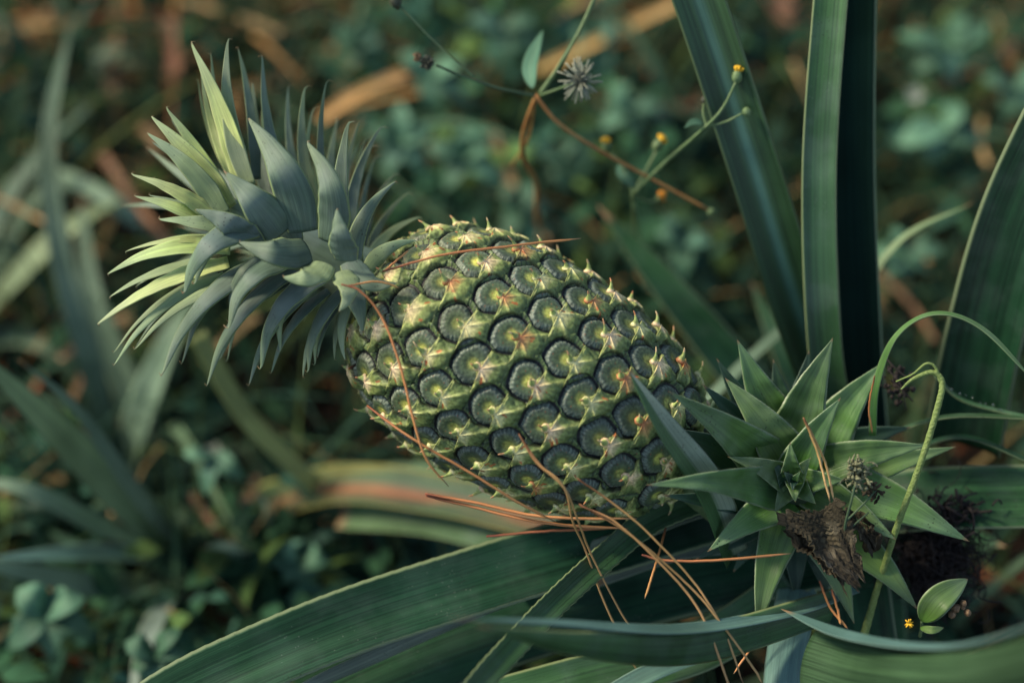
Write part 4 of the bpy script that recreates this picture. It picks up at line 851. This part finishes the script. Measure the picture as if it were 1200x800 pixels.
mb = MB(); mb.blob(np.array(P(834, 249, 10)), 5*mpp(10), 8, 6, .5); mb.build('bud', M['stem_green'], wd)
leaf('leaf', [(624, 104, 7), (622, 75, 8), (636, 36, 9)], 19, (-.2, 0, 1), M['herb'], wd, 'ovate', n=24, cup=.2)
yw = empty('flowering_weed', tuple(G(745, 300)), 'slender weed with small yellow flower heads between pineapple and upright blade', 'weed')
mb = MB(); tubes(mb, [(742, 228, 10), (780, 190, 8), (828, 148, 5), (848, 125, 4.4), (863, 95, 4)], 2.4, 1.5); tubes(mb, [(828, 148, 5), (850, 143, 4.6), (870, 133, 4.4)], 1.5, 1.2); tubes(mb, [(828, 148, 5), (824, 132, 5), (825, 120, 5)], 1.2)
tubes(mb, [(742, 228, 10), (732, 200, 10), (716, 178, 10)], 1.8, 1.4); tubes(mb, [(742, 228, 10), (757, 200, 10), (770, 176, 10)], 2, 1.8); tubes(mb, [(742, 228, 10), (745, 262, 16), (748, 300, gz(748, 300))], 2.4); tubes(mb, [(742, 228, 10), (758, 236, 11), (772, 234, 12)], 1.4)
mb.build('stem', M['stem_green'], yw)
def flower(c, r, mat, parent, ax=(0, 1, .3)):
    c0 = np.array(P(*c)); m_ = mpp(c[2]); a = norm(np.array(V(*ax))); mb = MB()
    mb.blob(c0, r*.8*m_, 9, 7, .2, axis=a, stretch=1.3); o = mb.build('calyx', M['stem_green'], parent); pm = MB()
    for i in range(34):
        d = norm(a*1.3+rs.normal(0, .45, 3)); b0 = c0+a*r*.5*m_; pm.tube([b0, b0+d*r*1.15*m_], np.array([1.9, 1.5])*m_, 4)
    pm.build('flower', M[mat], parent)
flower((864, 90, 4), 8, 'yellow', yw, (0.1, 1, .3)); flower((711, 171, 10), 7, 'yellow', yw, (-.2, .9, .7)); flower((771, 170, 10), 8, 'yellow', yw, (.5, 1, .2)); flower((774, 233, 12), 7, 'orange', yw, (.2, .5, .9))
mb = MB(); mb.blob(np.array(P(875, 131, 4.4)), 5.5*mpp(4), 9, 7, .2); mb.build('bud', M['stem_green'], yw)
mb = MB(); mb.blob(np.array(P(826, 117, 5)), 5*mpp(4), 9, 7, .2); mb.build('bud', M['seed'], yw)
leaf('leaf', [(745, 220, 10), (730, 205, 10), (725, 192, 11)], 14, (0, 0, 1), M['herb'], yw, 'ovate', n=16)
leaf('leaf', [(824, 145, 5), (812, 143, 5), (802, 150, 5)], 8, (0, 0, 1), M['herb'], yw, 'ovate', n=16)
def leafy(name, px, py, label, leaves, group='leafy weeds in the background', h=.135, flower_=None):
    r = empty(name, tuple(G(px, py)), label, 'weed', group); mb = MB(); top = G(px, py, h)
    mb.tube([G(px, py), top], [.0015, .0012], 6); mb.build('stem', M['stem_dark'], r)
    for (tx, ty, w_) in leaves:
        z0 = gz(px, py, h); leaf('leaf', [(px, py-8, z0), ((px+tx)/2, (py+ty)/2-4, z0-1), (tx, ty, z0-.5)], w_, (rnd.uniform(-.3, .3), .6, 1), M['herb'], r, 'ovate', n=18, cup=.2, thick=.0008)
    if flower_:
        mb = MB(); c0 = np.array(P(*flower_)); m_ = mpp(flower_[2])
        for i in range(5):
            a = i*1.257; d = np.array(V(math.cos(a), math.sin(a), .3)); ribbon(mb, catmull([c0, c0+d*7*m_, c0+d*12*m_], 8), 4.5*m_, np.array(V(0, 0, 1.0)), 'ovate', thick=.0008)
        mb.build('flower', M['white'], r)
leafy('leafy_weed', 1110, 62, 'leafy weed with rounded teal leaves near the top right corner', [(1050, 40, 34), (1160, 30, 36), (1120, 100, 34), (1070, 85, 30), (1130, 15, 30)], h=.14)
leafy('leafy_weed', 1105, 155, 'leafy weed with rounded leaves and a small white flower at upper right', [(1050, 170, 44), (1155, 170, 40), (1125, 120, 36), (1090, 190, 34)], h=.14, flower_=(1072, 112, gz(1072, 112, .15)))
leafy('leafy_weed', 1190, 110, 'leafy weed cut off by the right edge above the broad blade', [(1150, 90, 34), (1215, 80, 34), (1180, 140, 30), (1220, 130, 30)], h=.14)
leafy('leafy_weed', 545, 190, 'leafy weed with round leaves left of the orange stems', [(500, 170, 32), (590, 215, 30), (545, 150, 34), (520, 225, 30), (575, 170, 30)])
leafy('leafy_weed', 470, 175, 'leafy weed with teal leaves just right of the crown tips', [(430, 150, 32), (505, 150, 32), (470, 120, 30), (450, 205, 30), (500, 200, 28)])
leafy('leafy_weed', 505, 95, 'leafy weed behind the dark seed head', [(470, 60, 32), (540, 70, 34), (505, 130, 32), (550, 120, 30)])
leafy('leafy_weed', 590, 40, 'leafy weed at the top edge behind the weed stems', [(550, 20, 34), (625, 20, 30), (590, 80, 32), (640, 60, 28)])
leafy('leafy_weed', 800, 290, 'leafy weed low behind the yellow flowers', [(770, 270, 28), (835, 280, 28), (800, 330, 28), (780, 250, 24)])
leafy('leafy_weed', 55, 720, 'leafy weed with bright green leaves in the bottom left corner', [(20, 690, 44), (100, 700, 46), (60, 770, 44), (10, 760, 40), (110, 745, 36)])
leafy('leafy_weed', 250, 540, 'leafy weed with a small white flower below the crown', [(215, 530, 24), (285, 560, 26), (240, 580, 24)], flower_=(252, 530, gz(252, 530, .1)))

for (px, py, lab) in [(430, 60, 'leafy weed above and right of the crown tips'), (660, 190, 'leafy weed between the orange stem and the yellow flowers'), (700, 60, 'leafy weed behind the pale burst seed head'), (610, 250, 'leafy weed just above the top edge of the pineapple'), (840, 50, 'leafy weed behind the wide slanting blade'), (740, 130, 'leafy weed right of the burst seed head'), (1060, 300, 'leafy weed right of the dark upright blade'), (350, 660, 'leafy weed under the red streaked blade'), (180, 770, 'leafy weed by the bottom edge left of the big blades')]:
    leafy('leafy_weed', px, py, lab, [(px+math.cos(a+rnd.uniform(-.4, .4))*rnd.uniform(28, 48), py+math.sin(a)*rnd.uniform(20, 42), rnd.uniform(22, 36)) for a in [i*1.05+rnd.random() for i in range(6)]], h=rnd.uniform(.09, .15))
# ------------------------------------------------------------------ pine needles
NG = 'fallen pine needles around the pineapple'
def needle(bundle, label, mat='needle', r=1.5):
    mb = MB()
    for pts in bundle:
        path = catmull([P(*p) for p in pts], 40); n = 40; t = np.linspace(0, 1, n)
        rad = 0.82*r*mpp(pts[0][2])*np.clip(0.75+2*t, 0, 1)*(1-np.clip((t-.9)/.1, 0, 1)*.7)
        path = path+np.cumsum(rs.normal(0, .00006, path.shape), axis=0)
        mb.tube(path, rad, 6)
    setp(mb.build('pine_needle', M[mat], cols=False), label, 'pine needle', NG)
needle([[(448, 318, -1.6), (520, 298, -1.9), (600, 288, -1.2), (682, 280, 0)]], 'straight orange pine needle lying along the top of the pineapple', r=1.8)
needle([[(400, 333, -2.8), (425, 342, -2.8), (450, 375, -2.6), (470, 430, -2.8), (484, 485, -2.6), (500, 535, -2.4), (527, 568, -2)]], 'bowed orange pine needle draped down the crown end of the pineapple', r=1.8)
needle([[(430, 475, -.5), (480, 512, -2), (540, 548, -2.2), (600, 585, -1.6), (650, 612, -.6)]], 'orange pine needle across the lower left edge of the pineapple', r=1.9)
needle([[(498, 578, 1.5), (560, 590, 1.2), (640, 606, .4), (745, 608, 0)], [(499, 580, 1.6), (560, 594, 1.4), (640, 612, .8), (735, 618, .6)]], 'reddish double pine needle just under the pineapple', r=2.2)
needle([[(570, 628, 2.4), (640, 622, 2), (720, 618, 2.2)]], 'faint red pine needle below the reddish double one', r=1.8)
needle([[(608, 508, -2.6), (628, 540, -2.9), (662, 572, -2.8), (672, 610, -1.5), (690, 650, .3), (708, 700, 1.5), (735, 760, 2.4), (752, 790, 2.6)], [(610, 512, -2.6), (632, 545, -2.9), (658, 568, -2.9), (676, 610, -1.6), (694, 655, .2), (722, 710, 1.3), (750, 755, 2.2), (768, 780, 2.6)]], 'pale double pine needle hanging from the pineapple middle down over the blades', 'needle_pale', r=1.6)
needle([[(676, 560, -2.6), (720, 590, -2.4), (770, 634, -2.2), (820, 690, -1.8), (850, 740, -1.6), (872, 800, -1.6)], [(678, 590, -2.0), (730, 620, -2.2), (780, 660, -2.0), (830, 710, -1.8), (880, 775, -1.6), (895, 800, -1.6)]], 'pale double pine needle slanting to the bottom edge left of the shoot', 'needle_pale', r=1.7)
needle([[(680, 592, -2.0), (720, 610, -2.4), (765, 650, -2.4), (818, 712, -2.2), (850, 790, -2), (856, 810, -2)]], 'curved tan pine needle in the bundle slanting to the bottom edge', 'needle_pale', r=1.7)
needle([[(752, 650, -.8), (780, 656, -1), (840, 656, -1), (928, 647, -.8)]], 'horizontal orange pine needle under the left leaves of the shoot', r=1.9)
needle([[(780, 618, 2.2), (768, 660, 1), (756, 702, .6)]], 'short brown pine needle dangling left of the shoot', r=1.7)
needle([[(941, 489, -1.8), (960, 535, -1.7), (973, 588, -1.2)], [(942, 490, -1.8), (966, 540, -1.5), (977, 588, -1.1)]], 'short orange double pine needle standing in the heart of the shoot', 'needle_pale', r=1.8)
needle([[(960, 680, 1.6), (975, 712, 1.4), (995, 735, 1.2)], [(975, 690, 1.6), (982, 715, 1.4), (985, 730, 1.2)]], 'orange pine needles tucked below the brown withered leaf', r=1.8)
needle([[(905, 690, 1), (888, 745, .6), (862, 790, .4)]], 'orange pine needle by the lowest leaf tip of the shoot', r=1.6)
needle([[(1025, 440, 1), (1018, 480, 1.6), (1022, 508, 2)]], 'thin brown pine needle behind the upper right leaf of the shoot', r=1.3)
needle([[(408, 335, -2.2), (440, 330, -2.2), (466, 336, -2)]], 'short red pine needle at the base of the crown', r=1.4)
needle([[(450, 318, -1), (462, 308, -.6), (478, 295, 0)]], 'tiny orange pine needle between crown and pineapple', r=1.6)

# ------------------------------------------------------------------ withered leaf, roots, curled stem, dried flower, seedling
def crumple(name, cx, cy, z, rx, ry, mat, label, cat, seed=3, rot=0.3, sheets=4):
    r = np.random.RandomState(seed); m_ = mpp(z); mb = MB(); na, nr = 90, 26
    for q in range(sheets):
        ox, oy, oz = (r.normal(0, rx*.16), r.normal(0, ry*.16), -q*.0022) if q else (0, 0, 0)
        sx, sy = (rx, ry) if q == 0 else (rx*r.uniform(.55, .85), ry*r.uniform(.45, .8)); ro = rot+r.normal(0, .5)*(q > 0)
        th = np.linspace(0, 2*math.pi, na, endpoint=False)
        jg = r.rand(na); jg = (jg+np.roll(jg, 1))/2; out_ = 0.86+0.16*np.sin(2*th+r.rand()*6)+0.13*np.sin(3*th+r.rand()*6)+0.06*np.sin(5*th+r.rand()*6)+0.12*(jg-.5)
        RR, TH_ = np.meshgrid(np.linspace(0, 1, nr)**.8, th, indexing='ij'); X = RR*np.cos(TH_)*out_[None]; Y = RR*np.sin(TH_)*out_[None]
        Z = np.zeros_like(X)
        for k, am in ((2, .22), (4, .10), (8, .035), (16, .018), (30, .012)):
            for _ in range(3):
                w1, w2 = r.normal(0, k*.6, 2); ph = r.rand()*6; Z += am*(np.abs(np.sin(w1*X+w2*Y+ph))-.5)
        Z += .35*RR**2*np.sin(2*TH_+r.rand()*6)-.35*RR**3
        c_, s_ = math.cos(ro), math.sin(ro); px_, py_ = X*sx, Y*sy
        wx = ox+px_*c_-py_*s_; wy = oy+px_*s_+py_*c_; wz = Z*rx*.5
        pts = np.array(P(cx, cy, z))+m_*(wx[..., None]*np.array(R_)+wy[..., None]*np.array(U_)-wz[..., None]*np.array(F_))-np.array(F_)*oz*0+np.array(F_)*q*.0015
        top = pts.reshape(-1, 3); bot = top+np.array(F_)*.0005
        f = [(i*na+j, i*na+(j+1) % na, (i+1)*na+(j+1) % na, (i+1)*na+j) for i in range(nr-1) for j in range(na)]; nt_ = len(top)
        f2 = [tuple(nt_+k for k in g_[::-1]) for g_ in f]; rim_ = [((nr-1)*na+j, (nr-1)*na+(j+1) % na, nt_+(nr-1)*na+(j+1) % na, nt_+(nr-1)*na+j) for j in range(na)]
        uv_ = np.stack([X.ravel(), Y.ravel()], 1); mb.add(np.concatenate([top, bot]), f+f2+rim_, np.concatenate([uv_, uv_]))
    return setp(mb.build(name, mat), label, cat)
M['dead'] = leaf_mat('dead leaf brown', (0.062, 0.050, 0.033), (0.050, 0.042, 0.030), blotch=(0.13, 0.108, 0.075), stripe=.7, rough=0.75, trans=0.08, specks=0, vary=0.1, spec=0.2, bstr=1.0, tipb=False)
def dead_sheet(mb, C4, z, amp, seed):
    r_ = np.random.RandomState(seed); nu, nv_ = 90, 60; uu, vv = np.meshgrid(np.linspace(0, 1, nu), np.linspace(0, 1, nv_), indexing='ij')
    def jag(n, a): q = r_.rand(n)-.5; q = np.convolve(q, [.25, .5, .25], 'same')+1.6*np.interp(np.arange(n), np.linspace(0, n, 9), r_.rand(9)-.5); return q*a
    ju0, ju1, jv0, jv1 = jag(nv_, .10), jag(nv_, .10), jag(nu, .16), jag(nu, .16)
    U2 = uu*(1+ju1[None]-ju0[None])+ju0[None]; V2 = vv*(1+jv1[:, None]-jv0[:, None])+jv0[:, None]
    A_, B_, C_, D_ = [np.array(q, dtype=float) for q in C4]
    XY = (1-U2)[..., None]*((1-V2)[..., None]*A_+V2[..., None]*D_)+U2[..., None]*((1-V2)[..., None]*B_+V2[..., None]*C_)
    Z = np.zeros_like(uu)
    for k, am in ((5, .5), (9, .3), (17, .12), (33, .05)):
        for _ in range(2):
            w1 = r_.normal(0, k*.25); w2 = k*(1+.3*r_.normal()); ph = r_.rand()*6; Z += am*(np.abs(np.sin(w2*vv+w1*uu+ph+.8*np.sin(3*uu+ph)))-.6)
    Z += 1.3*(vv-.5)**2*4*r_.uniform(.4, 1)-.9*uu*uu
    pts = np.array([[np.array(P(XY[i, j, 0], XY[i, j, 1], z-Z[i, j]*amp)) for j in range(nv_)] for i in range(nu)]); top = pts.reshape(-1, 3); bot = top+np.array(F_)*.0005; nt_ = len(top)
    f = [(i*nv_+j, (i+1)*nv_+j, (i+1)*nv_+j+1, i*nv_+j+1) for i in range(nu-1) for j in range(nv_-1)]; f2 = [tuple(nt_+k for k in q[::-1]) for q in f]
    ring = [i*nv_ for i in range(nu)]+[(nu-1)*nv_+j for j in range(1, nv_)]+[i*nv_+nv_-1 for i in range(nu-2, -1, -1)]+[j for j in range(nv_-2, 0, -1)]
    f3 = [(ring[q], ring[q]+nt_, ring[(q+1) % len(ring)]+nt_, ring[(q+1) % len(ring)]) for q in range(len(ring))]
    uv_ = np.stack([uu.ravel(), vv.ravel()], 1); mb.add(np.concatenate([top, bot]), f+f2+f3, np.concatenate([uv_, uv_]))
mb = MB(); dead_sheet(mb, [(908, 604), (1004, 690), (1014, 668), (984, 588)], -.5, .30, 4); dead_sheet(mb, [(915, 625), (990, 690), (1000, 650), (950, 600)], .1, .36, 9); dead_sheet(mb, [(985, 595), (1022, 650), (1034, 630), (1012, 600)], .4, .3, 12)
setp(mb.build('withered_leaf', M['dead']), 'crumpled dark brown withered leaf caught in the heart of the shoot', 'dead leaf')
crumple('withered_leaf', 1022, 628, 1.4, 16, 20, M['withered'], 'small brown withered scrap right of the crumpled leaf', 'dead leaf', 8, .2)
mb = MB()
for i in range(1100):
    c0 = np.array(P(1095+rs.normal(0, 24), 650+rs.normal(0, 24)-0, 5+rs.rand()*2)); d = norm(rs.normal(0, 1, 3)); d2_ = norm(rs.normal(0, 1, 3)); L = rs.uniform(.004, .014)
    mb.tube(bez(c0, c0+d*L, c0+d2_*L*1.1, 6), rs.uniform(.00012, .0004), 4)
for i in range(60):
    c0 = np.array(P(1120+rs.normal(0, 16), 600+rs.normal(0, 9), 4.6)); d = norm(rs.normal(0, 1, 3)); d2_ = norm(rs.normal(0, 1, 3)); L = rs.uniform(.004, .012)
    mb.tube(bez(c0, c0+d*L, c0+d2_*L*1.1, 6), rs.uniform(.0002, .0008), 5)
for i in range(14): mb.blob(np.array(P(1090+rs.normal(0, 16), 650+rs.normal(0, 18), 7.0)), .004+rs.rand()*.004, 9, 7, .8)
setp(mb.build('root_clump', M['roots']), 'dark clump of dead wiry roots right of the shoot', 'root clump')
cs_ = empty('curled_stem', tuple(P(1012, 738, 3)), 'pale green ribbed stem curling over at its top, right of the shoot', 'stem')
mb = MB(); pth = catmull([P(1012, 745, 3), P(1028, 690, 2.2), P(1050, 620, .6), P(1078, 545, -.4), P(1098, 480, -.8), P(1104, 448, -.8), P(1092, 436, -.8), P(1070, 444, -.6), P(1056, 456, -.4)], 150)
rad = np.interp(np.linspace(0, 1, 150), [0, .12, .6, .8, 1], [5, 4, 3.7, 2.8, 1.0])*(1+.05*np.sin(np.arange(150)*1.57))*mpp(0); mb.tube(pth, rad, 9)
mb.build('stem', M['stem_curl'], cs_)
mb = MB(); pth = catmull([P(1102, 448, -.8), P(1096, 430, -.9), P(1085, 426, -.9), P(1070, 438, -.6), P(1050, 447, 0)], 40); mb.tube(pth, np.linspace(2.0, .9, 40)*mpp(0), 7); mb.build('tendril', M['stem_curl'], cs_)
mb = MB()
for q in [[(1038, 420, 3.5), (1060, 440, 3), (1080, 442, 2.5)], [(1040, 432, 3.6), (1056, 452, 3), (1062, 480, 3)], [(1045, 445, 3.4), (1066, 466, 3), (1070, 470, 3)]]: tubes(mb, q, 1.2, .7)
for i in range(40): mb.blob(np.array(P(1052+rs.normal(0, 9), 448+rs.normal(0, 12), 3.2+rs.rand())), rs.uniform(.0005, .0016), 6, 4, .4)
setp(mb.build('dried_tuft', M['roots']), 'small dark dried tuft under the curled top of the stem', 'dried tuft')
df = empty('dried_flower', tuple(P(985, 660, 1)), 'small dried grey-green flower sprig standing over the brown withered leaf', 'dried flower')
mb = MB(); tubes(mb, [(992, 660, 1), (990, 620, -.6), (998, 585, -1.4), (1004, 560, -1.6)], 1.8, 1.4); tubes(mb, [(992, 610, -.8), (1012, 590, -1), (1026, 575, -.6)], 1.4, 1.0); tubes(mb, [(990, 625, -.5), (1004, 612, -.6), (1018, 600, -.6)], 1.2, 1.0); mb.build('stem', M['stem_dark'], df)
mb = MB()
for i in range(150):
    c0 = np.array(P(1005+rs.normal(0, 7), 555+rs.normal(0, 10), -1.6+rs.rand()*.5)); d = norm(rs.normal(0, 1, 3)); L = rs.uniform(.0012, .0036)
    mb.tube(bez(c0, c0+d*L, c0+d*L*1.1+rs.normal(0, .0008, 3), 5), np.array([.5, .9, 1, .7, .2])*rs.uniform(.0003, .0009), 5)
mb.build('flower_head', plain_mat('dried petals', (0.11, 0.12, 0.06), (0.24, 0.25, 0.15), 600), df)
mb = MB()
for i in range(60):
    c0 = np.array(P(1024+rs.normal(0, 5), 574+rs.normal(0, 6), -.7+rs.rand()*.4)); d = norm(rs.normal(0, 1, 3)); L = rs.uniform(.001, .003)
    mb.tube(bez(c0, c0+d*L, c0+d*L*1.1+rs.normal(0, .0008, 3), 5), np.array([.5, .9, 1, .7, .2])*rs.uniform(.0003, .0009), 5)
mb.build('flower_head', M['withered'], df)
sd = empty('seedling', tuple(P(1080, 740, 3)), 'small bright green seedling at the bottom right below the root clump', 'seedling')
leaf('leaf', [(1080, 728, 1), (1100, 702, .4), (1134, 678, 1)], 34, (-.2, .2, 1), M['rosette'], sd, 'ovate', n=24, cup=.25)
leaf('leaf', [(1078, 735, 1), (1092, 738, .6), (1106, 735, .8)], 10, (0, .4, 1), M['rosette'], sd, 'ovate', n=16, cup=.2)
mb = MB(); tubes(mb, [(1078, 745, 2), (1080, 735, 1.4), (1080, 728, 1)], 2, 1.6); mb.build('stem', M['stem_green'], sd)
mb = MB()
for i in range(12): d = norm(rs.normal(0, 1, 3)); c0 = np.array(P(1065, 730, .4)); mb.tube([c0, c0+d*.0022], [.0006, .0003], 4)
mb.build('flower', M['yellow'], sd)
mb = MB()
for i in range(9): mb.blob(np.array(P(1120+rs.normal(0, 8), 712+rs.normal(0, 5), .6)), rs.uniform(.0008, .002), 7, 5, .3)
setp(mb.build('dried_buds', M['seed_brown']), 'tiny cluster of ochre dried buds by the seedling', 'dried buds')
print('objects', len(bpy.data.objects))
